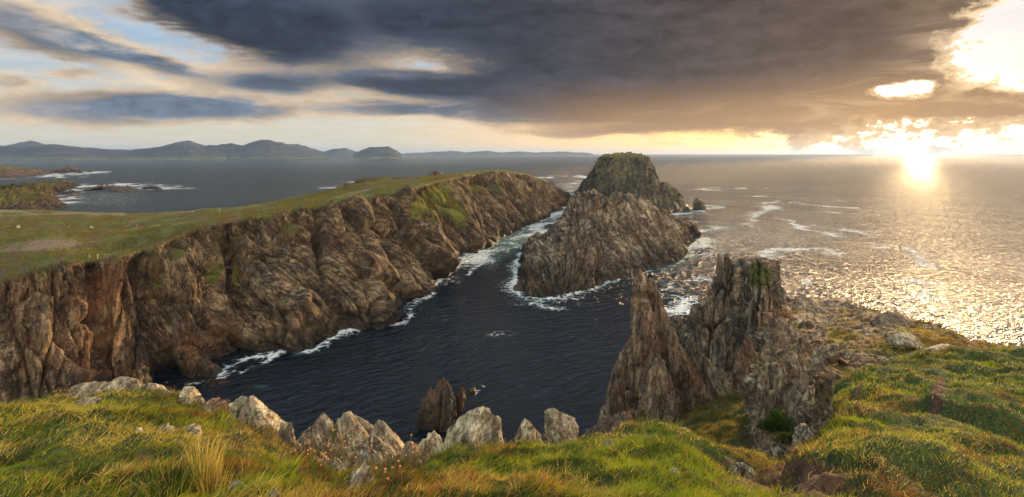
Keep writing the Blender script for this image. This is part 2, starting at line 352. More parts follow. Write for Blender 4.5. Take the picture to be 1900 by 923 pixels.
# ------------------------------------------------------------------ sea
def sea():
    m, k, bs, out = new_mat('sea water')
    pos = k.node('ShaderNodeNewGeometry').outputs['Position']
    foam_a = k.attr('foam'); shal = k.attr('shallow')
    wp = k.v('ADD', pos, k.v('SCALE', k.noise(pos, .012, 3, .5, 0, True), None, 22.))
    X, Y, Z = k.sep(wp)
    dist = k.v('LENGTH', pos)
    pr = k.comb(k.m('ADD', k.m('MULTIPLY', X, .86), k.m('MULTIPLY', Y, .5)), k.m('SUBTRACT', k.m('MULTIPLY', Y, .86), k.m('MULTIPLY', X, .5)), 0.)
    w1 = k.noise(k.v('MULTIPLY', pr, (.045, .11, 1.)), 1., 3, .5, .6); w2 = k.noise(k.v('MULTIPLY', pr, (.20, .44, 1.)), 1., 3, .5, .8)
    w3 = k.noise(k.v('MULTIPLY', pos, (1.3, 1.9, 1.)), 1., 2, .5, .4)
    hgt = k.m('ADD', k.m('MULTIPLY', w1, 1.2), k.m('ADD', k.m('MULTIPLY', w2, 2.0), k.m('MULTIPLY', w3, .13)))
    nb = k.bump(hgt, 1., k.attr('wavy'))
    # wave slopes too fine for the picture, far out
    w4 = k.noise(k.v('MULTIPLY', pr, (.10, .30, 1.)), 1., 5, .7, .3, True); w5 = k.noise(k.v('MULTIPLY', pr, (.012, .045, 1.)), 1., 5, .6, .3, True)
    sl = k.v('SUBTRACT', k.v('ADD', k.v('SCALE', w4, None, .6), k.v('SCALE', w5, None, .4)), (.5, .5, .5))
    sl = k.v('MULTIPLY', sl, (1., 1., 0.))
    nrm = k.v('NORMALIZE', k.v('ADD', nb, k.v('SCALE', sl, None, k.m('MULTIPLY', k.ss(dist, 250., 2600., 2.1, .22), k.ss(k.attr('wavy'), .75, 4.3, .06, .8)))))
    # foam
    fp = k.v('ADD', pos, k.v('SCALE', k.noise(pos, .09, 4, .6, 0, True), None, 9.))
    f1 = k.voro(fp, .30, 'DISTANCE_TO_EDGE'); f2 = k.noise(fp, .22, 8, .72); f3 = k.noise(fp, .9, 5, .7)
    fn = k.m('ADD', k.m('MULTIPLY', k.ss(f1, .2, .0), .40), k.m('ADD', k.m('MULTIPLY', k.m('SUBTRACT', f2, .5), 1.5), k.m('MULTIPLY', k.m('SUBTRACT', f3, .5), .7)))
    fm = k.m('MULTIPLY', k.ss(k.m('ADD', foam_a, k.m('ADD', fn, k.m('MULTIPLY', k.m('SUBTRACT', k.noise(pos, 2.6, 4, .7), .5), .5))), .50, 1.15), .9)
    fm = k.m('MULTIPLY', fm, k.ss(foam_a, .02, .22))
    cap = k.m('MULTIPLY', k.ss(k.noise(k.v('MULTIPLY', pos, (.06, .2, 1.)), 1., 6, .7), .70, .76), .35)
    fm = k.m('MAXIMUM', fm, cap)
    deep = k.mix(k.ss(k.noise(pos, .01, 4), .35, .7), (.0012, .004, .009), (.003, .008, .014)); deep = k.mix(k.ss(dist, 260., 800.), deep, (.030, .043, .050))  # water painted paler with distance, in place of silvery sky reflection
    col = k.mix(k.m('MULTIPLY', k.ss(k.m('ADD', shal, k.m('MULTIPLY', k.m('SUBTRACT', f2, .5), .6)), .25, .9), .85), deep, (.06, .15, .14))
    col = k.mix(fm, col, (.72, .76, .76))
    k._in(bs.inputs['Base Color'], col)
    rgh = k.ss(dist, 200., 2500., .13, .15)
    bs.inputs['Specular IOR Level'].default_value = .5
    k._in(bs.inputs['Roughness'], k.m('ADD', rgh, k.m('MULTIPLY', fm, .5)))
    bs.inputs['IOR'].default_value = 1.333
    k._in(bs.inputs['Normal'], nrm)
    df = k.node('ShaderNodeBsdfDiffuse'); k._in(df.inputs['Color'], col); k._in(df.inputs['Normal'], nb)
    gs = k.node('ShaderNodeBsdfGlossy', distribution='BECKMANN'); gs.inputs['Color'].default_value = (1, 1, 1, 1); k._in(gs.inputs['Normal'], nrm)
    k._in(gs.inputs['Roughness'], k.ss(dist, 150., 2500., .19, .20))
    fr = k.node('ShaderNodeFresnel'); fr.inputs['IOR'].default_value = 1.333; k._in(fr.inputs['Normal'], nrm)
    mx = k.node('ShaderNodeMixShader'); k._in(mx.inputs[0], k.m('MULTIPLY', fr.outputs[0], k.m('SUBTRACT', 1., fm)))
    k.l.new(df.outputs[0], mx.inputs[1]); k.l.new(gs.outputs[0], mx.inputs[2]); k.l.new(mx.outputs[0], out.inputs[0]); k.n.remove(bs)
    # polar sheet, fine where the picture sees it
    th = np.concatenate([np.linspace(-180, -56, 40)[:-1], np.linspace(-56, 56, 1100), np.linspace(56, 180, 40)[1:]])
    pyy = np.concatenate([np.linspace(2600, 960, 12), np.linspace(950, 300, 560)[0:], np.linspace(299, 287, 40), [286.6, 286.5, 286.45]])
    D = H * F / (pyy - HY); T = np.radians(th)
    X = np.sin(T)[None] * D[:, None]; Y = np.cos(T)[None] * D[:, None]
    G = np.stack([X, Y, np.zeros_like(X)], -1); p = G.reshape(-1, 3)
    foam = np.zeros(len(p), np.float32); sh = np.zeros(len(p), np.float32)
    near = (p[:, 1] > 60) & (p[:, 1] < 6000) & (np.abs(p[:, 0]) < p[:, 1] * 1.5)
    pn = p[near]; px, py = CX + F * pn[:, 0] / pn[:, 1], HY + F * H / pn[:, 1]
    fo = np.zeros(len(pn)); s_ = np.zeros(len(pn))
    def wdist(line, closed=False):
        L = np.array([Wt(*a)[:2] for a in line]); L = rs(L, len(L) * 4); d = np.full(len(pn), 1e9); pw_ = pn[:, :2] + warp * min(1.5, max(.25, wcur / 8))
        for a, c in zip(L[:-1], L[1:]):
            v = c - a; t = np.clip(((pw_ - a) @ v) / (v @ v + 1e-9), 0, 1); d = np.minimum(d, np.linalg.norm(pw_ - a - t[:, None] * v, axis=1))
        return d
    wcur = 1.; pq = pn * np.array([1, 1, 0.])
    warp = np.stack([vnoise(pq / 38, 5) * 12 + vnoise(pq / 11, 6) * 4.5 + vnoise(pq / 4, 9) * 1.5, vnoise(pq / 38, 7) * 12 + vnoise(pq / 11, 8) * 4.5 + vnoise(pq / 4, 10) * 1.5], 1)
    mod = np.clip(.95 + .55 * vnoise(pq / 26, 12) + .4 * vnoise(pq / 9, 13), .35, 1.35)
    for line, w, s, ws in FOAM_LINES:
        wcur = w; d = wdist(line); w = w * np.clip(1 + .9 * vnoise(pq / 17, 14), .35, 2); fo = np.maximum(fo, s * mod * np.exp(-(d / w) ** 1.2)); s_ = np.maximum(s_, ws * np.exp(-d / (wcur * 2.0)))
    for cx, cy, rx, ry, s, ws in FOAM_SPOTS:
        e = ell(px, py, cx, cy, rx, ry); fo = np.maximum(fo, s * e); s_ = np.maximum(s_, ws * ell(px, py, cx, cy, rx * 1.4, ry * 1.4))
    foam[near] = fo; sh[near] = s_
    cove = np.exp(-np.maximum(0, (p[:, 1] - 170)) / 260) 
    wavy = .72 * cove + 4.5 * (1 - cove) * np.clip(1.25 - p[:, 1] / 4000, .45, 1)
    return grid_obj('sea', G, {'foam': foam, 'shallow': sh, 'wavy': wavy}, m, smooth=True, kind='structure', label='sea')

# shores with surf: (line of waterline pixels, width m, strength, turquoise)
SH_HEAD = [(400, 690), (430, 665), (480, 655), (540, 645), (580, 645), (640, 612), (690, 606), (740, 602), (765, 562), (805, 545), (825, 515), (860, 480), (905, 463), (935, 438), (975, 422), (1010, 405), (1035, 390), (1055, 372), (1062, 360)]
SH_ISL = [(962, 470), (963, 500), (962, 545), (1005, 556), (1050, 553), (1100, 536), (1160, 520), (1200, 505), (1250, 492), (1274, 482), (1268, 465), (1290, 445), (1306, 436), (1300, 425)]
FOAM_LINES = [(SH_HEAD, 2.2, .75, .5), (SH_ISL, 3.0, .95, .6),
              ([(1250, 492), (1274, 482), (1275, 460), (1306, 437), (1312, 425)], 12., .95, .8),
              ([(860, 480), (905, 463), (960, 440), (1010, 412), (1035, 392)], 14., .72, .9), ([(960, 450), (985, 440), (1020, 415), (1050, 385), (1075, 360)], 13., .85, .9),
              ([(1075, 385), (1120, 395), (1280, 395), (1320, 386)], 9., .8, .5), ([(1240, 398), (1280, 394), (1300, 390), (1330, 384)], 14., .9, .6),
              ([(1020, 330), (1060, 327), (1095, 330)], 45., 1.0, .3), ([(1062, 355), (1075, 340), (1095, 332)], 25., .8, .6),
              ([(1300, 410), (1350, 412), (1385, 416), (1410, 402), (1425, 390), (1440, 374), (1470, 374)], 7., .9, .1), ([(1385, 416), (1390, 424)], 5., .7, 0),
              ([(1440, 374), (1500, 380), (1580, 386)], 8., .85, 0), ([(1380, 363), (1430, 365), (1550, 372)], 9., .85, 0), ([(1470, 391), (1540, 394), (1620, 398)], 7., .8, 0),
              ([(1450, 405), (1478, 412), (1500, 425), (1540, 435), (1590, 450), (1630, 458)], 7., .9, 0), ([(1525, 415), (1560, 425), (1600, 440)], 8., .75, 0),
              ([(1430, 478), (1460, 465), (1530, 462), (1545, 472), (1600, 465), (1650, 458)], 5., .95, 0), ([(1430, 482), (1460, 480)], 3., .6, 0), ([(1650, 450), (1700, 465), (1720, 485), (1745, 500)], 4., .8, 0), ([(1725, 482), (1730, 500), (1750, 500)], 5., .6, 0),
              ([(1715, 522), (1728, 540), (1715, 556), (1690, 556)], 4., .9, 0), ([(1305, 352), (1330, 350), (1380, 349)], 16., .7, 0),
              ([(1210, 505), (1240, 510), (1300, 500), (1330, 490)], 4.5, .5, .4), ([(1230, 540), (1260, 525), (1310, 515)], 4., .55, .3), ([(1225, 575), (1260, 580), (1275, 560)], 3.5, .75, .7), ([(1310, 480), (1340, 470), (1390, 462)], 4., .55, .2),
              ([(868, 510), (880, 497), (898, 488)], 1.8, .8, .1), ([(480, 668), (495, 658), (506, 650)], 1.6, 1.0, .3), ([(430, 690), (470, 668), (500, 655)], 1.0, .5, .3), ([(340, 712), (390, 702), (410, 694)], 1.0, .8, .5),
              ([(555, 650), (575, 646)], 1.6, .7, 1.), ([(900, 730), (915, 715)], .8, .6, .2), ([(860, 765), (895, 735)], 1.5, .1, .3), ([(960, 548), (1000, 565), (1040, 575)], 4., .6, .5),
              ([(100, 322), (60, 326), (30, 331)], 60., .95, .0), ([(130, 345), (115, 352), (105, 365), (118, 380)], 24., 1.0, .2), ([(150, 348), (200, 343), (250, 344), (300, 350)], 36., 1.1, .1), ([(100, 380), (130, 365), (170, 352)], 18., .6, .1), ([(155, 320), (110, 325), (80, 330)], 60., 1.05, 0), ([(610, 350), (640, 345), (660, 338)], 18., .9, .0)]
FOAM_SPOTS = [(1497, 524, 14, 9, .85, 0), (830, 520, 30, 14, .4, .4), (950, 430, 60, 14, .45, .9), (1020, 400, 40, 14, .4, .9), (480, 718, 24, 6, 0, .45), (830, 590, 30, 6, .3, 0), (1000, 560, 50, 10, .45, .5),
              (200, 365, 90, 25, .34, 0), (1250, 540, 60, 40, .32, .2), (1400, 440, 200, 50, .40, 0), (1330, 470, 60, 25, .42, .3), (1500, 400, 160, 30, .25, 0), (930, 620, 40, 8, .32, 0), (1480, 350, 200, 12, .25, 0)]
sea()

# ------------------------------------------------------------------ headland
def headland():
    base = [(-330, 860), (-60, 850), (60, 835), (165, 790), (215, 722), (255, 716), (300, 708), (345, 704), (400, 688), (430, 664), (500, 648), (560, 648), (640, 612), (715, 606), (765, 562),
            (805, 545), (825, 515), (860, 480), (905, 463), (935, 438), (975, 422), (1010, 405), (1035, 392), (1052, 378), (1061, 364)]
    rim = [(-330, 590, 118), (-60, 535, 116), (60, 503, 122), (130, 487, 128), (165, 484, 133), (215, 478, 138), (260, 465, 148), (300, 450, 156), (345, 432, 166), (395, 415, 176), (450, 405, 186),
           (520, 393, 198), (590, 383, 208), (650, 372, 222), (700, 364, 238), (745, 354, 256), (790, 342, 285), (830, 332, 325), (870, 325, 365), (910, 320, 405), (945, 319, 445), (975, 325, 490),
           (1005, 335, 545), (1030, 346, 620), (1056, 362, 700)]
    back = [(-330, 388, 440), (-150, 388, 430), (-40, 388, 430), (40, 389, 425), (80, 390, 420), (130, 392, 410), (180, 395, 400), (220, 396, 390), (262, 396, 380), (305, 395, 370), (360, 391, 350),
            (430, 385, 340), (500, 376, 335), (560, 364, 335), (620, 351, 340), (670, 341, 350), (730, 333, 370), (780, 328, 400), (830, 324, 430), (880, 319, 460), (930, 316, 490), (968, 321, 540),
            (1002, 332, 590), (1030, 344, 640), (1057, 361, 706)]
    mid = []
    for (bx, by), (rx, ry, rd) in zip(base, rim):
        B = np.array(Wt(bx, by)); Rm = np.array(P(rx, ry, rd)); q = B * .47 + Rm * .53; q[1] -= 0; mid.append(q + (Rm - B) * np.array([-.04, -.04, 0]))
    B0 = [np.array(Wt(*a)) for a in base]; Rm = [np.array(P(*a)) for a in rim]; Bk = [np.array(P(*a)) for a in back]
    low = [a - (c - a) / np.linalg.norm(c - a) * 3 + np.array([0, 0, -3]) for a, c in zip(B0, Rm)]
    beyond = [a * np.array([1.13, 1.13, 0]) + np.array([0, 0, a[2] - 7]) for a in Bk]; drop = [a * np.array([1.25, 1.25, 0]) + np.array([0, 0, -4]) for a in Bk]
    nv = [8, 125, 105, 85, 10, 8]; nu = 1150
    G = loft([low, B0, mid, Rm, Bk, beyond, drop], nu, nv)
    row_rim = nv[0] + nv[1] + nv[2]
    N = gnormal(G, k=10); rows = np.arange(G.shape[0])[:, None] * np.ones((1, nu))
    face = np.clip((row_rim - rows) / 10 + .1, 0, 1)                    # 1 on the face, 0 on the plateau
    fx = face.ravel(); p = G.reshape(-1, 3); px, py = px_of(p); n = N.reshape(-1, 3)
    # vertical sheets at the left end, sheets dipping to the right further along
    frA = frame((.04, .05, 1), (.6, .8, 0)); frB = frame((.36, .46, -.8), (.46, .62, .62)); p0 = np.array([-110., 165., 15.])
    dA, qA = slab_disp(p - p0, frA, 2.4, (70, 14, 6.0), 3, wts=(1, .30, .13, .06)); dB, qB = slab_disp(p - p0, frB, 3.6, (120, 30, 12.), 11, wts=(1, .27, .12, .055))
    w = 1 / (1 + np.exp(-(px - 330) / 45)); d = dA * (1 - w) + dB * w; q = qA * (1 - w)[:, None] + qB * w[:, None]
    d = d + 1.1 * ridged(p / np.array([30, 30, 90]), 2, 5)
    d += .22 * fbm(p / 2.2, 3, 8)
    # named gullies (-) and ribs (+) of the face
    for line, wd, a in [([(140, 495), (150, 560), (158, 640), (165, 700)], 6, -5), ([(178, 520), (182, 600), (186, 700)], 9, -2.5), ([(205, 485), (215, 560), (222, 700)], 8, 3.5), ([(118, 500), (125, 600), (150, 700)], 16, 2.5),
                        ([(262, 500), (280, 560), (290, 640), (295, 700)], 20, -6), ([(330, 480), (345, 560), (360, 640), (380, 690)], 20, 3.5), ([(430, 430), (432, 500), (440, 560)], 9, -5), ([(300, 690), (330, 700)], 16, -6),
                        ([(398, 430), (405, 520), (425, 620)], 16, 3), ([(585, 385), (595, 420), (600, 470), (598, 520)], 6, -6), ([(612, 390), (660, 470), (700, 530), (725, 560)], 8, 4), ([(520, 560), (535, 645)], 7, -4), ([(560, 560), (545, 600), (540, 640)], 10, 4),
                        ([(700, 380), (712, 420), (740, 480), (758, 520)], 8, -5), ([(742, 360), (762, 400), (800, 450), (822, 500)], 8, 7), ([(760, 430), (770, 480), (790, 530)], 10, -4), ([(880, 340), (900, 390), (915, 430)], 8, -8), ([(905, 330), (925, 380), (945, 420)], 9, 6),
                        ([(960, 330), (985, 370), (1005, 400)], 7, 5), ([(940, 350), (965, 400)], 6, -4), ([(640, 420), (680, 520), (690, 590)], 12, -2.5), ([(800, 360), (830, 420), (850, 460)], 22, -5), ([(660, 600), (735, 590)], 12, 3), ([(770, 350), (850, 335)], 10, -2)]:
        sc = 1 + .0 * px; dd = seg_dist(px + 7 * fbm(p / 9, 2, 33), py, line, .8); d += a * np.exp(-(dd / wd) ** 2) * sc
    d *= fx * (.35 + .65 * np.clip((p[:, 2] + 3) / 6, 0, 1))
    scree = np.clip(1 - p[:, 2] / 7, 0, 1) * fx
    blk, _ = cellp(p / 4.5, 77); d += scree * 1.8 * blk
    p2 = p + n * d[:, None]
    top = 1 - fx
    p2[:, 2] += top * (.8 * fbm(p / 22, 4, 21) + .35 * fbm(p / 4, 3, 22)) * np.clip((rows.ravel() - row_rim) / 8, 0, 1)
    px2, py2 = px_of(p2)
    # turf: plateau, lip and the green slopes of the face
    gr = np.clip((rows.ravel() - row_rim + 6) / 10, 0, 1) * .95
    lip = np.clip(1 - (row_rim - rows.ravel()) / 38, 0, 1); gr = np.maximum(gr, lip * .58)
    for e in [(815, 375, 52, 40, 30, 1.1), (850, 400, 32, 26, 0, .9), (780, 385, 26, 32, 0, .9), (885, 345, 26, 18, 0, .8), (920, 350, 22, 22, 0, .55), (975, 358, 26, 9, 20, .7), (700, 420, 22, 22, 0, .45), (645, 415, 20, 14, 0, .45), (545, 425, 36, 12, 20, .55),
              (415, 455, 22, 22, 0, 1.), (395, 505, 20, 26, 0, 1.), (440, 500, 10, 50, 0, .9), (290, 500, 14, 60, -10, .8), (320, 470, 30, 18, 0, .8), (530, 430, 30, 14, 30, .8), (480, 640, 14, 6, 0, .5), (760, 420, 16, 50, 10, .5), (85, 565, 36, 12, 35, .6), (45, 610, 40, 14, 30, .5), (600, 460, 6, 50, 0, .4), (940, 395, 26, 10, 20, .45), (260, 480, 40, 18, 0, .45)]:
        gr = np.maximum(gr, e[5] * ell(px2, py2, *e[:4], e[4]))
    N2 = gnormal(p2.reshape(G.shape), k=1).reshape(-1, 3); steep = np.clip((.46 - N2[:, 2]) * 3, 0, 1)
    gr = gr * 1.15 - .32 * steep
    bare = np.zeros(len(p)); t = rows.ravel() > row_rim
    for e in [(85, 455, 80, 13, -4, 1.15), (20, 462, 50, 10, 0, .8), (160, 418, 150, 8, 0, .42), (60, 412, 60, 6, 0, .45), (260, 421, 20, 4, 0, .5), (660, 357, 60, 4, -10, .75), (60, 470, 50, 3, 0, .4), (165, 477, 14, 3, 0, .7)]:
        bare = np.maximum(bare, e[5] * ell(px2, py2, *e[:4], e[4]))
    for line in [[(-60, 390), (40, 393), (60, 398), (150, 396), (240, 399)], [(300, 393), (360, 392)]]:
        bare = np.maximum(bare, 1.3 * np.exp(-(seg_dist(px2, py2, line, 1.) / 1.8) ** 2))
    bare *= t
    tint = .6 * ell(px2, py2, 190, 560, 42, 120) + .3 * ell(px2, py2, 60, 600, 110, 90) + .6 * ell(px2, py2, 400, 640, 60, 50) + .9 * ell(px2, py2, 358, 660, 12, 24) + .08
    grid_obj('headland', p2.reshape(G.shape), {'sq': q, 'grass': gr, 'bare': bare, 'tint': tint * fx}, M_cliff, kind='structure')
    return p2.reshape(G.shape)
GHL = headland()

# ------------------------------------------------------------------ low ground, skerries (mounds on a waterline outline)
def mound(name, outline, height, mat, nu=160, nr=40, pw=2., A=1.5, L=(8, 4, 2), fr=None, seed=0, grass=0., centre=None, gtop=0., **props):
    o = np.array([Wt(*a) for a in outline]); o = np.vstack([o, o[:1]]); ring = rs(o, nu + 1)[:-1]
    c = np.array(centre) if centre is not None else ring.mean(0); c[2] = 0
    s = np.linspace(1.06, 0.0, nr)[:, None, None]
    G = c + s * (ring[None] - c); G[..., 2] = height * (1 - np.clip(s[..., 0], 0, 1.2) ** pw) - .8 * (s[..., 0] > 1)
    p = G.reshape(-1, 3); fr = frame((.3, .3, 1), (1, -.3, .2)) if fr is None else fr
    d, q = slab_disp(p, fr, A, L, seed); p = p + np.stack([d * .3, d * .3, d], 1) * np.clip((1.06 - s.repeat(nu, 1).reshape(-1)) * 6, 0, 1)[:, None]
    p[:, 2] += A * .8 * fbm(p / (L[0] * 3), 3, seed)
    f = grid_faces(nr, nu, wrap=True); gr = grass * np.clip((p[:, 2] / height - gtop) * 3, 0, 1) * np.ones(len(p))
    me = mk_mesh(name, p, f.ravel(), np.full(len(f), 4), {'sq': q, 'grass': gr, 'bare': gr * 0, 'tint': gr * 0 + .2}, mat)
    return obj(name, me, None, **props)
mound('shore', [(-420, 420), (-150, 408), (0, 402), (90, 392), (120, 386), (122, 380), (108, 374), (100, 366), (122, 356), (146, 346), (128, 338), (90, 342), (40, 350), (0, 346), (-150, 340), (-420, 345)], 14, M_cliff, 500, 110, 1.6, 3.6, (16, 8, 5), seed=5, grass=.85, gtop=.30, centre=(-640, 640, 0), kind='structure')
mound('far_shore', [(-420, 335), (-100, 335), (0, 333), (40, 330), (80, 325), (108, 321), (60, 318), (-100, 315), (-420, 314)], 26, M_cliff, 400, 60, 1.4, 4.5, (30, 12, 7), seed=9, grass=.8, gtop=.35, kind='structure')
for i, (o, h, lab) in enumerate([
        ([(148, 356), (175, 353), (215, 358), (252, 355), (254, 350), (215, 347), (170, 350)], 5., 'long low dark skerry lying in white surf off the left shore'),
        ([(258, 352), (275, 350), (300, 354), (298, 350), (275, 347)], 4., 'short low skerry in surf, right of the long dark skerry'),
        ([(90, 322), (120, 321), (152, 321), (140, 318), (110, 318)], 14., 'low dark reef off the tip of the far left shore'),
        ([(108, 362), (130, 362), (150, 358), (130, 356)], 3., 'thin black rock ledge touching the left shore above the small bay')]):
    mound('skerry', o, h, M_stack, 160, 24, 1.5, h * .45, (10, 5, 3), seed=20 + i, label=lab, category='rock', group='low rocks in the surf off the left shore')

# ------------------------------------------------------------------ sea stacks: front waterline, skyline ridge, back waterline
def stack(name, front, sky, back, mat, nu, nv, A, L, fr, seed, grooves=(), grass=None, tint=.2, mids=None, fine=.25, flat=0., **props):
    f = [np.array(Wt(*a)) if len(a) == 2 else np.array(P(*a)) for a in front]; s = [np.array(P(*a)) for a in sky]
    bk = [np.array([a[0], a[1], 0.]) for a in back]
    low = [a + np.array([0, -3, -4]) for a in f]; bl = [a + np.array([0, 3, -5.]) for a in bk]
    rails = [low, f] + ([[np.array(P(*a)) for a in m] for m in (mids or [])]) + [s, bk, bl]
    G = loft(rails, nu, nv); N = gnormal(G, k=8)
    # outward: away from the body's axis
    p = G.reshape(-1, 3); n = N.reshape(-1, 3); px, py = px_of(p)
    if isinstance(fr, list):
        p0 = np.array(fr[2]); da, qa = slab_disp(p - p0, fr[0], A, L, seed); db, qb = slab_disp(p - p0, fr[1], A, L, seed + 2)
        w = 1 / (1 + np.exp(-(px - fr[3]) / 30)); d = da * (1 - w) + db * w; q = qa * (1 - w)[:, None] + qb * w[:, None]
    else: d, q = slab_disp(p, fr, A, L, seed)
    d += fine * fbm(p / 1.8, 3, seed + 5) + A * .6 * ridged(p / (L[0] * 1.2), 3, seed + 9)
    for line, wd, a in grooves:
        d += a * np.exp(-(seg_dist(px + wd * .5 * fbm(p / 6, 2, 33), py, line, .8) / wd) ** 2)
    d = d * (1 - flat * np.clip(n[:, 2] * 1.6 - .3, 0, 1))
    r = np.linspace(0, 1, G.shape[0])[:, None] * np.ones((1, nu)); uu = np.linspace(0, 1, nu)[None] * np.ones((G.shape[0], 1))
    d *= np.clip(uu.ravel() * 18, .1, 1) * np.clip((1 - uu.ravel()) * 18, .1, 1) * np.clip((p[:, 2] + 4) / 5, .15, 1)
    p2 = p + n * d[:, None]; px2, py2 = px_of(p2); N2 = gnormal(p2.reshape(G.shape), k=1).reshape(-1, 3)
    gr = np.zeros(len(p))
    for e in (grass or []): gr = np.maximum(gr, e[5] * ell(px2, py2, *e[:4], e[4]))
    gr = gr - .5 * np.clip((.4 - N2[:, 2]) * 3, 0, 1)
    return grid_obj(name, p2.reshape(G.shape), {'sq': q, 'grass': gr, 'bare': gr * 0, 'tint': gr * 0 + tint}, mat, **props)

# main island
fr_i = [frame((.25, .5, .85), (.92, .1, -.38)), frame((-.5, .3, .8), (.80, -.1, .60)), (40., 265., 20.), 1105.]
stack('sea_stack',
      [(966, 480), (964, 505), (966, 540), (990, 550), (1015, 554), (1050, 550), (1080, 540), (1110, 530), (1140, 522), (1170, 514), (1200, 502), (1230, 495), (1252, 488), (1268, 480), (1266, 468), (1280, 452), (1295, 442), (1302, 437)],
      [(968, 474, 292), (985, 458, 290), (1005, 440, 288), (1022, 425, 286), (1040, 400, 284), (1058, 376, 283), (1076, 359, 283), (1098, 356, 286), (1120, 362, 290), (1145, 366, 296), (1168, 363, 302), (1190, 378, 308), (1212, 392, 314), (1232, 397, 322),
       (1250, 406, 330), (1268, 415, 338), (1288, 424, 345), (1303, 434, 360)],
      [(6, 318), (8, 330), (12, 340), (20, 345), (28, 350), (36, 352), (44, 354), (52, 356), (60, 360), (68, 366), (78, 372), (88, 378), (98, 384), (108, 388), (118, 390), (126, 392), (132, 390), (136, 378)],
      M_stack, 620, [8, 250, 50, 6], 1.9, (20, 4.5, 2.6), fr_i, 31,
      grooves=[([(1120, 400), (1150, 460), (1190, 500)], 10, -2.5), ([(1060, 420), (1040, 480), (1020, 540)], 9, -2.5), ([(1090, 380), (1100, 440), (1090, 530)], 8, 2), ([(1190, 385), (1230, 430), (1262, 470)], 8, 2.5), ([(1000, 450), (985, 500), (985, 545)], 8, 2)],
      grass=[(1090, 364, 14, 5, 0, .4)], label='large wedge-shaped rock island with jagged tilted strata in the middle of the inlet mouth', category='rock island')
fr_f = frame((.06, .0, 1), (1, -.15, .0))
stack('sea_stack',
      [(1070, 364), (1078, 372), (1090, 384), (1110, 392), (1130, 396), (1150, 398), (1170, 399), (1190, 400), (1210, 400), (1228, 400), (1245, 397), (1262, 394), (1276, 391), (1281, 389)],
      [(1071, 357, 735), (1082, 338, 720), (1096, 322, 700), (1112, 300, 670), (1120, 288, 650), (1140, 287, 640), (1165, 285, 635), (1190, 288, 630), (1206, 295, 625), (1222, 334, 615), (1236, 338, 605), (1252, 352, 595), (1268, 372, 575), (1281, 387, 560)],
      [(95, 790), (105, 800), (118, 790), (130, 780), (140, 770), (150, 760), (160, 750), (170, 740), (180, 730), (186, 715), (190, 700), (196, 670), (200, 630), (200, 590)],
      M_tower, 420, [6, 80, 70, 40, 5], 2.6, (70, 10, 7), fr_f, 47,
      mids=[[(1071, 360, 745), (1079, 350, 712), (1092, 335, 660), (1108, 308, 600), (1117, 291, 600), (1136, 290, 592), (1160, 288.5, 588), (1188, 291, 586), (1205, 299, 580), (1219, 340, 562), (1235, 344, 556), (1252, 358, 550), (1268, 378, 545), (1281, 388, 552)]],
      grooves=[([(1125, 300), (1120, 340), (1112, 385)], 4, -5), ([(1165, 295), (1160, 350), (1155, 390)], 4, -6), ([(1188, 295), (1186, 340), (1188, 390)], 4, 6), ([(1205, 300), (1208, 350), (1212, 395)], 4, -6), ([(1145, 295), (1142, 390)], 5, 4), ([(1225, 340), (1235, 395)], 4, -5)],
      grass=[(1160, 288, 60, 6, 0, 1.1), (1110, 320, 12, 24, 30, .5), (1180, 310, 30, 12, 0, .35)], tint=.0, fine=.3, flat=.55,
      label='tall flat-topped sea stack with sheer fluted walls and turf on top, behind the wedge-shaped island', category='sea stack')

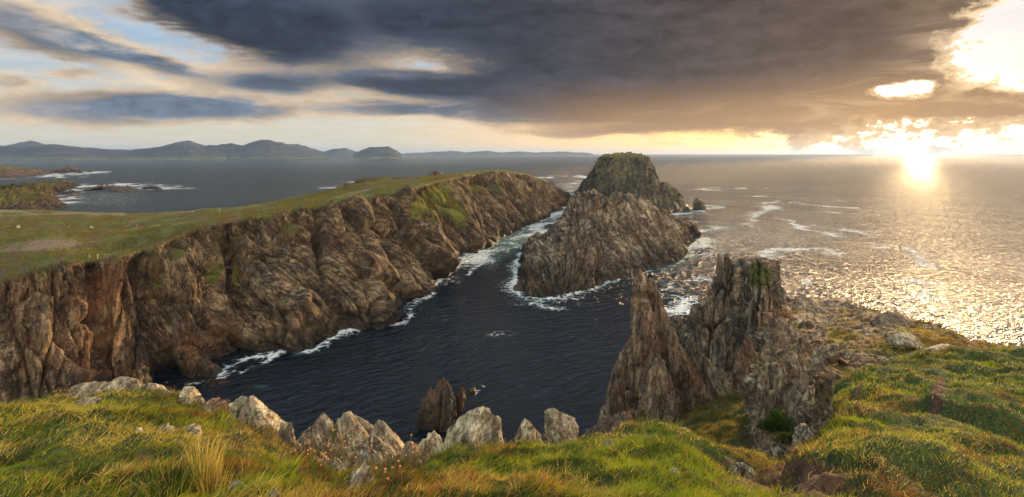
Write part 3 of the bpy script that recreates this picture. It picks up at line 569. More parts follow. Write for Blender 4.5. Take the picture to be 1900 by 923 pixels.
# ------------------------------------------------------------------ spires and boulders: stacked sections between left and right edges
def spire(name, bodies, mat, fr, A, L, seed=0, pw=.85, nu=64, nr=90, grass=(), tint=.2, parent=None, bare=(), hulls=(), **props):
    V, Fc, Q, GR, off = [], [], [], [], 0
    for bi, (D, thick, rows) in enumerate(bodies):
        rows = sorted(rows); ys = np.array([r[0] for r in rows], float)
        yy = np.concatenate([[ys[0]], np.linspace(ys[0], ys[-1], nr)]); xl = np.interp(yy, ys, [r[1] for r in rows]); xr = np.interp(yy, ys, [r[2] for r in rows])
        Dd = np.interp(yy, ys, [r[3] if len(r) > 3 else D for r in rows])
        xc, hw = (xl + xr) / 2, (xr - xl) / 2; hw[0] *= .02
        a = np.linspace(0, 2 * np.pi, nu, endpoint=False)[None]; ex = 1.5
        ca, sa = np.cos(a), np.sin(a); ca = np.sign(ca) * np.abs(ca) ** pw; sa = np.sign(sa) * np.abs(sa) ** pw
        cx = ((xc - CX) / F * Dd)[:, None]; w = (hw / F * Dd)[:, None]; zz = (H - (yy - HY) / F * Dd)[:, None]
        tk = np.minimum(w * thick, w * .25 + thick * (zz[:1].max() - zz) * .8 + .02 * w) if thick < 3 else w * thick
        sh = .22 * w * np.sin(a * 1. + bi)
        rgf = np.random.default_rng(seed * 31 + bi * 7 + 1); nk = 6; hN = np.linspace(0, 1, len(yy))[:, None]; rr = np.full((len(yy), nu), 9.)
        for k_ in range(nk):
            ak = 6.283 * (k_ + .5 + rgf.uniform(-.35, .35)) / nk; cosd = np.cos(a - ak - rgf.uniform(-.25, .25) * hN)
            rr = np.minimum(rr, np.where(cosd > .12, (rgf.uniform(.62, 1.) + rgf.uniform(-.35, .35) * (hN - .5)) / np.maximum(cosd, .12), 9.))
        fx_, fy_ = rr * np.cos(a), rr * np.sin(a); lo, hi = fx_.min(1, keepdims=True), fx_.max(1, keepdims=True); fx_ = (fx_ - lo) / (hi - lo) * 2 - 1; fy_ = fy_ / rr.mean()
        ca, sa = .93 * fx_ + .07 * ca, .95 * fy_ + .05 * sa
        G = np.stack([cx + w * ca, Dd[:, None] + tk * sa, zz + 0 * a], -1)
        cen = np.stack([cx + 0 * a, Dd[:, None] + 0 * a, zz + 0 * a], -1)
        n = G - cen; n[..., 2] = 0; n /= np.linalg.norm(n, axis=2, keepdims=True) + 1e-6
        p = G.reshape(-1, 3); A_ = min(A, .17 * float(w.max())); dsp, q = slab_disp(p, fr, A_, L, seed + bi * 3, wts=(1., .26, .10, .045)); dsp += A * .05 * fbm(p / (L[1] * .35), 3, seed)
        fade = np.clip(w / (A * 1.2 + 1e-6), 0, 1).repeat(nu, 1).ravel() * .85 + .15
        p = p + n.reshape(-1, 3) * (dsp * fade)[:, None]
        p[:, 2] += .35 * dsp * fade * np.clip((yy - ys[0]) / (ys[-1] - ys[0] + 1e-9) * 6, 0, 1)[:, None].repeat(nu, 1).ravel()
        f = grid_faces(len(yy), nu, off, wrap=True); off += len(p)
        V.append(p); Fc.append(f); Q.append(q)
    sizes = [4] * sum(len(f) for f in Fc); flat = [np.vstack(Fc).ravel()]
    for i, (D, th, ol) in enumerate(hulls):
        v, f, q = hull_body(D, th, ol, seed * 13 + i, fr, A * .35, L); V.append(v); Q.append(q); flat.append((f + off).ravel()); sizes += [3] * len(f); off += len(v)
    V = np.vstack(V); Q = np.vstack(Q); px, py = px_of(V)
    gr = np.zeros(len(V)); tn = np.full(len(V), tint)
    for e in grass: gr = np.maximum(gr, e[5] * ell(px, py, *e[:4], e[4]))
    me = mk_mesh(name, V, np.concatenate(flat), np.array(sizes), {'sq': Q, 'grass': gr, 'bare': gr * 0, 'tint': tn}, mat)
    return obj(name, me, parent, **props)

fr_v = frame((.05, -.05, 1), (.95, -.3, .04)); fr_r = frame((-.42, .1, .9), (.88, -.25, .42))
def hull_body(D, thick, outline, seed, fr, A, L, cell=None):
    """angular block: convex hull of an outline at distance D with a broken front and back"""
    rg = np.random.default_rng(seed); o = np.array([P(a, c, D * (1 + 0.0 * a)) for a, c in outline]); c = o.mean(0); ext = np.ptp(o[:, 0]); T = thick * ext
    o[:, 1] += rg.uniform(-.16, .16, len(o)) * T; o[:, 0] *= o[:, 1] / D; o[:, 2] = H - (H - o[:, 2]) * o[:, 1] / D
    pts = list(o)
    for sgn, n_ in ((-1, 4), (1, 4)):
        for k_ in range(n_):
            w_ = rg.dirichlet(np.ones(len(o)) * .55); q_ = (o * w_[:, None]).sum(0); q_ = q_ * .8 + c * .2; pts.append(q_ + np.array([0, sgn * T * rg.uniform(.35, .62), 0]))
    lo = o[o[:, 2] < c[2]]; pts += [q_ + np.array([0, sg * T * .5, -.05 * T]) for q_ in lo for sg in (-1, 1)]
    bm = bmesh.new()
    for q_ in pts: bm.verts.new(q_)
    rs_ = bmesh.ops.convex_hull(bm, input=bm.verts[:]); bmesh.ops.delete(bm, geom=list({g for g in rs_['geom_interior'] + rs_['geom_unused'] if isinstance(g, bmesh.types.BMVert)}), context='VERTS')
    cell = cell or D / 330.
    for _ in range(7):
        lg = [e for e in bm.edges if e.calc_length() > cell * 1.6]
        if not lg or len(bm.verts) > 14000: break
        bmesh.ops.subdivide_edges(bm, edges=lg, cuts=1); bmesh.ops.triangulate(bm, faces=[f for f in bm.faces if len(f.verts) > 3])
    bm.verts.index_update(); V = np.array([v.co[:] for v in bm.verts]); Fc = np.array([[v.index for v in f.verts] for f in bm.faces]); bm.free()
    d, q = slab_disp(V, fr, A, L, seed, wts=(.7, .45, .22, .10)); n = V - c; n[:, 2] *= .4; n /= np.linalg.norm(n, axis=1, keepdims=True) + 1e-6
    return V + n * d[:, None], Fc, q
def blocks(name, hulls, mat, fr, A, L, seed=0, grass=(), tint=.2, **props):
    """one rock made of overlapping angular blocks; hulls = [(distance, thickness, outline pixels)]"""
    V, Fc, Q, off = [], [], [], 0
    for i, (D, th, ol) in enumerate(hulls):
        v, f, q = hull_body(D, th, ol, seed * 13 + i, fr, A, L); V.append(v); Fc.append(f + off); Q.append(q); off += len(v)
    V = np.vstack(V); Fc = np.vstack(Fc); Q = np.vstack(Q); px, py = px_of(V); gr = np.zeros(len(V))
    for e in grass: gr = np.maximum(gr, e[5] * ell(px, py, *e[:4], e[4]))
    return obj(name, mk_mesh(name, V, Fc.ravel(), np.full(len(Fc), 3), {'sq': Q, 'grass': gr, 'bare': gr * 0, 'tint': gr * 0 + tint}, mat), None, **props)
# rock in the cove
blocks('sea_rock', [(112, .8, [(822, 701), (832, 710), (842, 730), (848, 765), (838, 800), (815, 812)]), (112.5, .8, [(815, 706), (822, 702), (826, 740), (820, 812), (790, 810), (792, 745)]), (113, .8, [(800, 717), (806, 722), (808, 810), (780, 805), (775, 778), (782, 745)]),
                   (114, .8, [(850, 714), (862, 720), (866, 736), (857, 762), (846, 775), (843, 735)]), (117, .8, [(870, 722), (882, 718), (885, 727), (876, 734), (868, 730)])], M_stack, fr_v, .35, (7, 2.4, 1.6), 61, tint=.5,
      label='dark split rock standing in the black water of the cove', category='sea rock')
spire('sea_rock', [(545, .8, [(367, 1290, 1294), (374, 1287, 1303), (384, 1286, 1310), (392, 1284, 1312)])], M_stack, fr_v, 1.6, (12, 5, 3), 63, label='small pointed rock in white surf right of the tall flat-topped stack', category='sea rock')
spire('sea_rock', [(370, .9, [(404, 1266, 1270), (412, 1262, 1280), (425, 1258, 1292), (440, 1256, 1302)])], M_stack, fr_v, 1.4, (9, 4, 2), 64, label='dark knob of rock at the right end of the wedge-shaped island', category='sea rock')
for i, (bd, lab) in enumerate([
        ((250, .8, [(512, 833, 838), (518, 826, 846), (528, 822, 850)]), 'small dark rock in surf by the foot of the cliff, level with the narrow channel'),
        ((390, .8, [(438, 916, 921), (442, 912, 926), (450, 910, 930)]), 'small black rock in the channel where its foam is thickest'),
        ((720, .8, [(346, 1073, 1078), (352, 1070, 1082), (362, 1068, 1084)]), 'black rock in surf at the left foot of the tall flat-topped stack'),
        ((340, .8, [(456, 966, 972), (464, 963, 980), (474, 962, 986)]), 'dark rock at the upper left edge of the wedge-shaped island'),
        ((640, .8, [(376, 1030, 1036), (381, 1026, 1044), (388, 1024, 1048)]), 'low black reef at the far end of the narrow channel')]):
    spire('sea_rock', [bd], M_stack, fr_v, .9, (6, 3, 2), 70 + i, nu=40, nr=30, label=lab, category='sea rock', group='small rocks awash around the cliff foot and stacks')
spire('sea_rock', [(134, .7, [(704, 385, 415), (712, 345, 428), (725, 335, 434), (745, 330, 436), (770, 330, 440)])], M_cliff, fr_v, 1.0, (5, 3, 2), 81, tint=.7, label='broad brown rock shelf at the cliff foot, beyond the grassy mound', category='sea rock')
spire('sea_rock', [(128, .8, [(675, 255, 265), (684, 248, 275), (700, 242, 280), (730, 235, 282), (760, 230, 285)])], M_cliff, fr_v, .9, (6, 3, 2), 82, tint=.7, label='rounded brown rock leaning against the cliff foot at left', category='sea rock')
spire('sea_rock', [(560, .9, [(318, 806, 815), (322, 798, 824), (328, 796, 826), (334, 794, 828)])], M_stack, fr_v, 1.5, (9, 5, 3), 83, label='dark rock knoll showing above the turf skyline of the headland', category='rock')
spire('sea_rock', [(430, 1.2, [(341, 632, 640), (345, 628, 690), (352, 626, 720)]), (470, 1.2, [(329, 700, 760), (333, 660, 800), (345, 640, 820)])], M_cliff, fr_v, 1.2, (12, 5, 3), 84,
      grass=[(720, 338, 100, 12, 0, .8)], label='low rocky shoulder with turf behind the headland skyline', category='rock')

# pinnacle and its ribs
spire('rock_pinnacle', [
        (96, .8, [(500, 1182, 1190), (510, 1179, 1194), (525, 1175, 1208), (550, 1173, 1218), (580, 1172, 1228), (620, 1166, 1234), (660, 1160, 1242), (700, 1154, 1256), (740, 1148, 1270), (780, 1146, 1282), (830, 1140, 1292)]),
        (93, .8, [(600, 1236, 1243), (630, 1235, 1257), (670, 1240, 1280), (710, 1243, 1302), (745, 1246, 1320), (790, 1248, 1330), (820, 1248, 1335)]),
        (86, .8, [(655, 1207, 1217), (675, 1200, 1232), (700, 1194, 1245), (740, 1189, 1256), (780, 1184, 1264), (830, 1180, 1268)]),
        (99, .8, [(620, 1168, 1180), (660, 1150, 1182), (690, 1132, 1180), (720, 1128, 1180), (760, 1118, 1180), (800, 1106, 1180), (840, 1100, 1180)]),
        (84, .9, [(765, 1160, 1180), (780, 1135, 1190), (800, 1118, 1195), (830, 1095, 1200), (860, 1080, 1210)])],
      M_near, fr_v, .8, (13, 3.4, 2.2), 91, 1.25, nu=150, nr=230, hulls=[(95, .8, [(1184, 496), (1192, 503), (1198, 512), (1200, 562), (1176, 562), (1170, 538), (1177, 513)]), (95.5, .8, [(1198, 520), (1210, 516), (1219, 526), (1221, 545), (1233, 580), (1246, 618), (1236, 665), (1202, 665), (1196, 560)]),
             (93.5, .7, [(1171, 552), (1202, 552), (1222, 600), (1226, 668), (1176, 668), (1170, 610)]), (84, .8, [(1212, 664), (1221, 660), (1232, 672), (1244, 698), (1261, 783), (1255, 812), (1188, 812), (1184, 785), (1200, 700)]),
             (91.5, .7, [(1240, 605), (1251, 620), (1285, 680), (1312, 725), (1329, 752), (1320, 795), (1262, 805), (1250, 740), (1240, 660)]), (97, .7, [(1150, 655), (1172, 640), (1180, 700), (1176, 790), (1140, 800), (1130, 730)]), (83, .9, [(1118, 800), (1150, 772), (1178, 765), (1192, 790), (1185, 840), (1100, 845)])], grass=[(1195, 772, 14, 14, 0, .7), (1187, 500, 10, 8, 0, .0), (1250, 800, 40, 14, 0, .6)], tint=.42, label='tall thin brown rock pinnacle rising from the cove at right of centre', category='rock pinnacle')
spire('rock_pinnacle', [
        (118, .8, [(470, 1343, 1348), (482, 1339, 1356), (500, 1335, 1360), (530, 1322, 1364), (560, 1302, 1366), (590, 1284, 1368), (630, 1268, 1370), (680, 1262, 1374), (740, 1262, 1380)]),
        (113, .9, [(479, 1375, 1425), (484, 1366, 1444), (500, 1362, 1452), (530, 1360, 1458), (570, 1358, 1468), (620, 1356, 1470), (670, 1350, 1468), (740, 1345, 1470)]),
        (121, .8, [(472, 1330, 1334), (490, 1330, 1345), (540, 1325, 1350)]),
        (130, .9, [(585, 1250, 1262), (600, 1238, 1290), (640, 1225, 1300), (700, 1220, 1310)])],
      M_near, fr_v, 1.15, (26, 3.0, 1.8), 95, 1.1, nu=170, nr=220, grass=[(1410, 515, 40, 34, 40, .72), (1440, 560, 20, 30, 0, .45), (1310, 620, 16, 30, 30, .5), (1348, 480, 8, 8, 0, .5)], tint=.05, label='double grey rock tower with a split top and sheer sides, right of the thin pinnacle', category='rock tower')
blocks('rock_shard', [(97, .6, [(1382, 617), (1391, 630), (1410, 668), (1422, 706), (1408, 726), (1380, 720), (1372, 660)]), (95, .6, [(1366, 650), (1376, 645), (1392, 690), (1398, 740), (1372, 790), (1352, 770), (1356, 700)]), (93, .7, [(1345, 700), (1356, 690), (1366, 740), (1362, 790), (1335, 790), (1336, 740)]), (98, .7, [(1398, 690), (1412, 690), (1424, 720), (1428, 800), (1396, 800), (1390, 740)])],
      M_near, fr_r, .3, (8, 2.0, 1.2), 101, grass=[(1390, 660, 14, 26, -30, .5)], tint=.3, label='sharp leaning rock fin with yellow lichen between the double tower and the crumbling ridge', category='rock')
blocks('rock_shard', [(92, .6, [(1303, 660), (1316, 664), (1340, 708), (1354, 760), (1350, 800), (1318, 800), (1306, 740)]), (94, .6, [(1286, 640), (1297, 632), (1314, 690), (1318, 770), (1290, 770), (1280, 690)])],
      M_near, fr_r, .3, (8, 2.0, 1.2), 105, tint=.1, label='dark steep shard beside the right foot of the thin pinnacle', category='rock')

# ------------------------------------------------------------------ gully slope behind the grass bank
def patch(name, rails, nu, nv, mat, A, L, fr, seed, grass_base, grass=(), bare=(), tint=(), tfine=.15, facek=1., **props):
    rr = [[np.array(P(*a)) if not isinstance(a, np.ndarray) else a for a in r] for r in rails]
    G = loft(rr, nu, nv); N = gnormal(G, k=8); p = G.reshape(-1, 3); n = N.reshape(-1, 3)
    d, q = slab_disp(p, fr, A, L, seed); st = np.clip((.85 - n[:, 2]) * 2.5, .12, 1) if facek else np.ones(len(p))
    d = d * st + tfine * fbm(p / 1.1, 4, seed + 3) + tfine * 2.5 * fbm(p / 5., 3, seed + 4)
    p2 = p + n * d[:, None]; px, py = px_of(p2); N2 = gnormal(p2.reshape(G.shape), k=1).reshape(-1, 3)
    gr = np.full(len(p), grass_base, float); ba = np.zeros(len(p)); ti = np.full(len(p), .2)
    for e in grass: gr = gr + e[5] * ell(px, py, *e[:4], e[4])
    for e in bare: ba = np.maximum(ba, e[5] * ell(px, py, *e[:4], e[4]))
    for e in tint: ti = np.maximum(ti, e[5] * ell(px, py, *e[:4], e[4]))
    gr = gr - .6 * np.clip((.62 - N2[:, 2]) * 2.5, 0, 1)
    return grid_obj(name, p2.reshape(G.shape), {'sq': q, 'grass': gr, 'bare': ba, 'tint': ti}, mat, **props), p2.reshape(G.shape)
_, GSL = patch('gully_slope', [[(1040, 980, 46), (1150, 960, 42), (1280, 950, 38), (1400, 930, 36), (1500, 900, 36)], [(1060, 850, 78), (1160, 835, 72), (1290, 835, 62), (1400, 825, 58), (1500, 800, 52)], [(1096, 812, 100), (1190, 790, 92), (1310, 765, 84), (1405, 745, 80), (1500, 720, 78)],
                      [(1110, 800, 108), (1200, 745, 110), (1300, 700, 112), (1400, 680, 112), (1520, 650, 112)], [np.array([20., 125, -5]), np.array([38., 135, -5]), np.array([60., 145, -5]), np.array([80., 150, -5]), np.array([100., 150, -5])]],
      260, [60, 60, 50, 30], M_near, 1.1, (5, 3, 2), fr_r, 111, .56, grass=[(1290, 790, 80, 40, 0, .35), (1120, 800, 40, 40, 0, -.8), (1330, 660, 60, 50, 0, -.35)], tfine=.25, kind='structure')
# crumbling rocky ridge on the right
R_bot = [(1425, 890, 62), (1406, 880, 44), (1436, 866, 38), (1480, 850, 33), (1525, 820, 30), (1556, 785, 29), (1566, 745, 29.5), (1594, 712, 31), (1650, 690, 33), (1730, 675, 34), (1810, 668, 35), (1960, 665, 35)]
R_mid = [(1438, 760, 68), (1411, 760, 52), (1428, 735, 47), (1470, 740, 42), (1515, 745, 37), (1552, 735, 34), (1566, 715, 33), (1596, 695, 34), (1650, 676, 35.5), (1730, 662, 37), (1810, 654, 38), (1960, 658, 38)]
R_crest = [(1450, 670, 74), (1420, 668, 60), (1432, 640, 58), (1472, 636, 55), (1518, 642, 50), (1556, 655, 44), (1572, 662, 41), (1602, 652, 41), (1655, 640, 41), (1735, 640, 42), (1808, 645, 41.5), (1960, 653, 41)]
R_sky = [(1462, 640, 80), (1438, 598, 70), (1450, 572, 72), (1478, 553, 74), (1528, 556, 72), (1575, 563, 68), (1622, 572, 63), (1655, 588, 58), (1695, 602, 54), (1752, 612, 49), (1810, 638, 45), (1960, 648, 43)]
R_back = [np.array(P(*a)) * np.array([1.12, 1.12, 1]) + np.array([0, 0, -16]) for a in R_sky]; R_back2 = [np.array(P(*a)) * np.array([1.35, 1.35, 0]) + np.array([0, 0, -4]) for a in R_sky]
_, GRD = patch('ridge', [R_bot, R_mid, R_crest, R_sky, R_back, R_back2], 620, [80, 80, 90, 14, 12], M_ridge, 1.0, (6.5, 2.0, 1.3), fr_v, 121, .30,
      grass=[(1750, 650, 90, 26, 0, .75), (1690, 610, 60, 14, 20, .35), (1556, 622, 22, 12, 0, .6), (1600, 640, 60, 20, 0, .25), (1470, 610, 22, 10, 0, .4), (1530, 730, 22, 34, 20, .6), (1440, 590, 20, 10, 0, .4), (1700, 640, 50, 16, 0, .4), (1500, 575, 60, 10, 0, .15), (1560, 690, 20, 30, 0, -.1)],
      bare=[(1545, 665, 50, 40, 10, .75), (1600, 625, 50, 14, 0, .5), (1510, 800, 40, 24, 0, .8), (1570, 600, 60, 14, 0, .5)], tint=[(1540, 660, 90, 60, 0, .75), (1450, 580, 40, 30, 0, .8), (1420, 800, 14, 60, 0, .5), (1560, 600, 80, 30, 0, .6)], tfine=.14, facek=1, kind='structure')

# ------------------------------------------------------------------ the bank in the foreground
CREST = [(-420, 770, 11), (-200, 762, 12), (0, 756, 12), (60, 748, 12.5), (110, 735, 13), (160, 732, 13.5), (205, 724, 14), (260, 730, 14), (310, 738, 14), (345, 752, 13.8), (400, 768, 13.3), (440, 782, 13), (490, 812, 12.2), (540, 858, 11.2),
         (575, 892, 10.2), (620, 908, 9.7), (680, 908, 9.5), (740, 886, 9.9), (800, 856, 10.5), (850, 836, 11), (900, 838, 11), (950, 846, 11), (1010, 842, 11.2), (1070, 834, 11.6), (1120, 826, 12), (1155, 810, 12.2), (1190, 800, 12.4), (1230, 800, 12.4), (1270, 815, 12.2), (1310, 835, 12),
         (1350, 850, 12), (1400, 858, 12.5), (1440, 862, 13), (1480, 850, 13.6), (1520, 822, 14.5), (1548, 785, 16), (1560, 745, 18), (1572, 718, 21), (1600, 700, 24), (1650, 686, 26), (1720, 670, 28), (1780, 658, 29), (1840, 652, 30), (1900, 650, 30), (2050, 655, 30), (2300, 665, 30)]
def bank():
    st = np.array(CREST, float); cr = [np.array(P(*a)) for a in CREST]
    bot = []; mid = []; un = []; near = []
    for (px, py, D), c in zip(CREST, cr):
        Db = np.interp(px, [-400, 0, 600, 1000, 1500, 1900, 2300], [5.4, 4.6, 4.2, 4.2, 4.6, 5.4, 6.])
        bo = np.array(P(px, 923, Db)); bot.append(bo); f = np.interp(px, [-400, 500, 700, 1400, 1550, 2300], [.50, .50, .55, .55, .45, .45])
        q = bo * f + c * (1 - f); q[2] += np.interp(px, [-400, 0, 250, 500, 620, 740, 1000, 1200, 1340, 1440, 1560, 1700, 1900], [-.05, -.05, .0, -.1, -.25, -.15, -.02, .10, -.1, -.25, .3, .7, .5]); mid.append(q)
        un.append(np.array([bo[0] * .6, 1.2, 57.6])); near.append(np.array([bo[0] * 1.5 + 0, -9., 58.0]))
    lip = [c + np.array([c[0], c[1], 0]) * .05 + np.array([0, 0, -.5]) for c in cr]
    d1 = [c * np.array([1.25, 1.25, 0]) + np.array([0, 0, c[2] - 9]) for c in cr]
    d2 = [c * np.array([1.7, 1.7, 0]) + np.array([0, 0, c[2] - 26]) for c in cr]
    d3 = []
    for (px, py, D), c in zip(CREST, cr): s = np.interp(px, [1000, 1200], [5.0, 2.6]); d3.append(c * np.array([s, s, 0]) + np.array([0, 0, -5 if px < 1100 else 4]))
    nv = [10, 22, 150, 130, 12, 14, 14, 14]; nu = 1000
    G = loft([near, un, bot, mid, cr, lip, d1, d2, d3], nu, nv); N = gnormal(G, k=6); p = G.reshape(-1, 3); n = N.reshape(-1, 3)
    r = np.arange(G.shape[0])[:, None] * np.ones((1, nu)); rc = sum(nv[:4]); r = r.ravel()
    on = np.clip((rc + 8 - r) / 10, 0, 1)
    hump = .22 * fbm(p / 1.6, 3, 201) + .14 * fbm(p / .65, 3, 202) + .025 * fbm(p / .2, 2, 203)
    rd, q = slab_disp(p, fr_v, .7, (4, 1.6, 1.), 204); rd -= .9
    p2 = p + n * ((hump * on) + rd * (1 - on))[:, None]; px, py = px_of(np.where(p2[:, 1:2] < .5, np.array([[0, .5, 60.]]), p2))
    bare = np.zeros(len(p))
    for e in [(1490, 898, 80, 44, 0, 1.35), (1390, 905, 80, 26, 10, 1.0), (1740, 735, 16, 46, 8, 1.0), (1690, 742, 30, 10, 0, .6), (1350, 862, 26, 14, 0, .8), (1120, 905, 26, 20, 0, .6), (1665, 800, 26, 8, 0, .7), (270, 850, 40, 14, 10, .55), (255, 905, 60, 16, 0, .6),
              (440, 825, 24, 30, 0, .55), (600, 860, 70, 14, 0, .6), (310, 798, 30, 8, 0, .6), (1590, 735, 10, 34, 20, .7), (165, 822, 12, 8, 0, .7), (100, 770, 40, 12, 0, .5), (700, 890, 40, 12, 0, .4), (560, 860, 30, 30, 0, .6), (1450, 845, 60, 14, 0, .5)]:
        bare = np.maximum(bare, e[5] * ell(px, py, *e[:4], e[4]))
    bare = np.where(p2[:, 1] < 1, 0, bare)
    gr = on * 1.2 - .5 * (1 - on)
    m, k, bs, out = new_mat('peaty turf'); pos = k.node('ShaderNodeNewGeometry').outputs['Position']
    a = k.noise(pos, 2.2, 6, .7); c = k.noise(pos, 14., 6, .75); v = k.voro(pos, 22.)
    soil = k.mix(k.ss(a, .35, .65), (.055, .022, .010), (.16, .075, .035)); soil = k.mix(k.m('MULTIPLY', k.ss(c, .58, .72), .6), soil, (.30, .21, .13))
    turf = k.mix(k.ss(c, .35, .65), (.020, .032, .006), (.08, .10, .015))
    col = k.mix(k.ss(k.m('ADD', k.attr('bare'), k.m('MULTIPLY', k.m('SUBTRACT', c, .5), .6)), .35, .6), turf, soil)
    rock = k.mix(a, (.05, .04, .03), (.22, .18, .13)); col = k.mix(k.ss(k.attr('grass'), .1, .5), rock, col)
    k._in(bs.inputs['Base Color'], col); bs.inputs['Roughness'].default_value = .95; k._in(bs.inputs['Normal'], k.bump(k.m('ADD', c, k.m('MULTIPLY', v, .6)), 1., .06))
    Gd = p2.reshape(G.shape)
    grid_obj('ground', Gd, {'bare': bare, 'grass': gr}, m, kind='structure')
    return Gd, bare.reshape(G.shape[:2]), nv
BG, BBARE, BNV = bank()

def blade_mesh(name, root, length, width, bend_dir, lean, colr, mat, segs=3):
    """curved tapering blades: root (n,3), bend_dir (n,2) unit, lean (n) 0..1.5"""
    n = len(root); t = np.linspace(0, 1, segs + 1); side = np.stack([-bend_dir[:, 1], bend_dir[:, 0], np.zeros(n)], 1)
    ang = RNG.uniform(0, 2 * np.pi, n); sd_ = np.stack([np.cos(ang), np.sin(ang), np.zeros(n)], 1); side = side * .3 + sd_; side /= np.linalg.norm(side, axis=1, keepdims=True)
    V = []; 
    for j, tt in enumerate(t):
        out_ = lean * tt ** 1.8; up = tt * np.sqrt(np.clip(1 - .45 * lean * tt, .15, 1))
        c = root + np.stack([bend_dir[:, 0] * out_ * length, bend_dir[:, 1] * out_ * length, up * length], 1)
        w = (width * (1 - tt ** 1.5))[:, None] * .5
        if j < segs: V += [c - side * w, c + side * w]
        else: V += [c]
    m_ = 2 * segs + 1; Vv = np.stack(V, 1).reshape(-1, 3); o = np.arange(n)[:, None] * m_
    qd = [np.array([2 * j, 2 * j + 1, 2 * j + 3, 2 * j + 2]) for j in range(segs - 1)]
    fq = np.concatenate([o + a for a in qd], 0) if qd else np.zeros((0, 4), int); ft = o + np.array([2 * segs - 2, 2 * segs - 1, 2 * segs])
    flat = np.concatenate([fq.ravel(), ft.ravel()]); sizes = np.concatenate([np.full(len(fq), 4), np.full(len(ft), 3)])
    cc = np.concatenate([colr, np.ones((n, 1))], 1).repeat(m_, 0)
    return mk_mesh(name, Vv, flat, sizes, {'col': cc}, mat, smooth=False)
RNG = np.random.default_rng(7)
def blade_mat():
    m, k, bs, out = new_mat('grass blades'); col = k.attr('col', 0)
    k._in(bs.inputs['Base Color'], col); bs.inputs['Roughness'].default_value = .6; bs.inputs['Specular IOR Level'].default_value = .25
    tr = k.node('ShaderNodeBsdfTranslucent'); k._in(tr.inputs[0], k.mix(1., col, (1.25, 1.25, .7), 'MULTIPLY')); ms = k.node('ShaderNodeMixShader'); ms.inputs[0].default_value = .42
    k.l.new(bs.outputs[0], ms.inputs[1]); k.l.new(tr.outputs[0], ms.inputs[2]); k.l.new(ms.outputs[0], out.inputs[0]); return m
M_blade = blade_mat()
GREEN, LIME, STRAW, RUST, TUFT_SHADE = (np.array(c) for c in ((.075, .14, .008), (.30, .33, .012), (.56, .43, .11), (.26, .10, .03), (.013, .030, .006)))
def scatter(G, bare, r0, r1, N, power, seedoff=0, xlim=1.25):
    g = G[r0:r1]; ce = (g[:-1, :-1] + g[1:, 1:]) / 2; ar = np.linalg.norm(np.cross(g[1:, :-1] - g[:-1, :-1], g[:-1, 1:] - g[:-1, :-1]), axis=2)
    dist = np.linalg.norm(ce - np.array([0, 0, 60.]), axis=2); bb = bare[r0:r1][:-1, :-1]
    w = ar / dist ** power * np.clip(1.08 - bb * 1.25 * (1 + .6 * vnoise(ce.reshape(-1, 3) / .35, 5).reshape(bb.shape)), .02, 1) * (np.abs(ce[..., 0]) < ce[..., 1] * xlim)
    idx = RNG.choice(w.size, N, p=(w / w.sum()).ravel()); i, j = np.unravel_index(idx, w.shape); a, c = RNG.random((2, N, 1))
    return (g[i, j] * (1 - a) + g[i + 1, j] * a) * (1 - c) + (g[i, j + 1] * (1 - a) + g[i + 1, j + 1] * a) * c
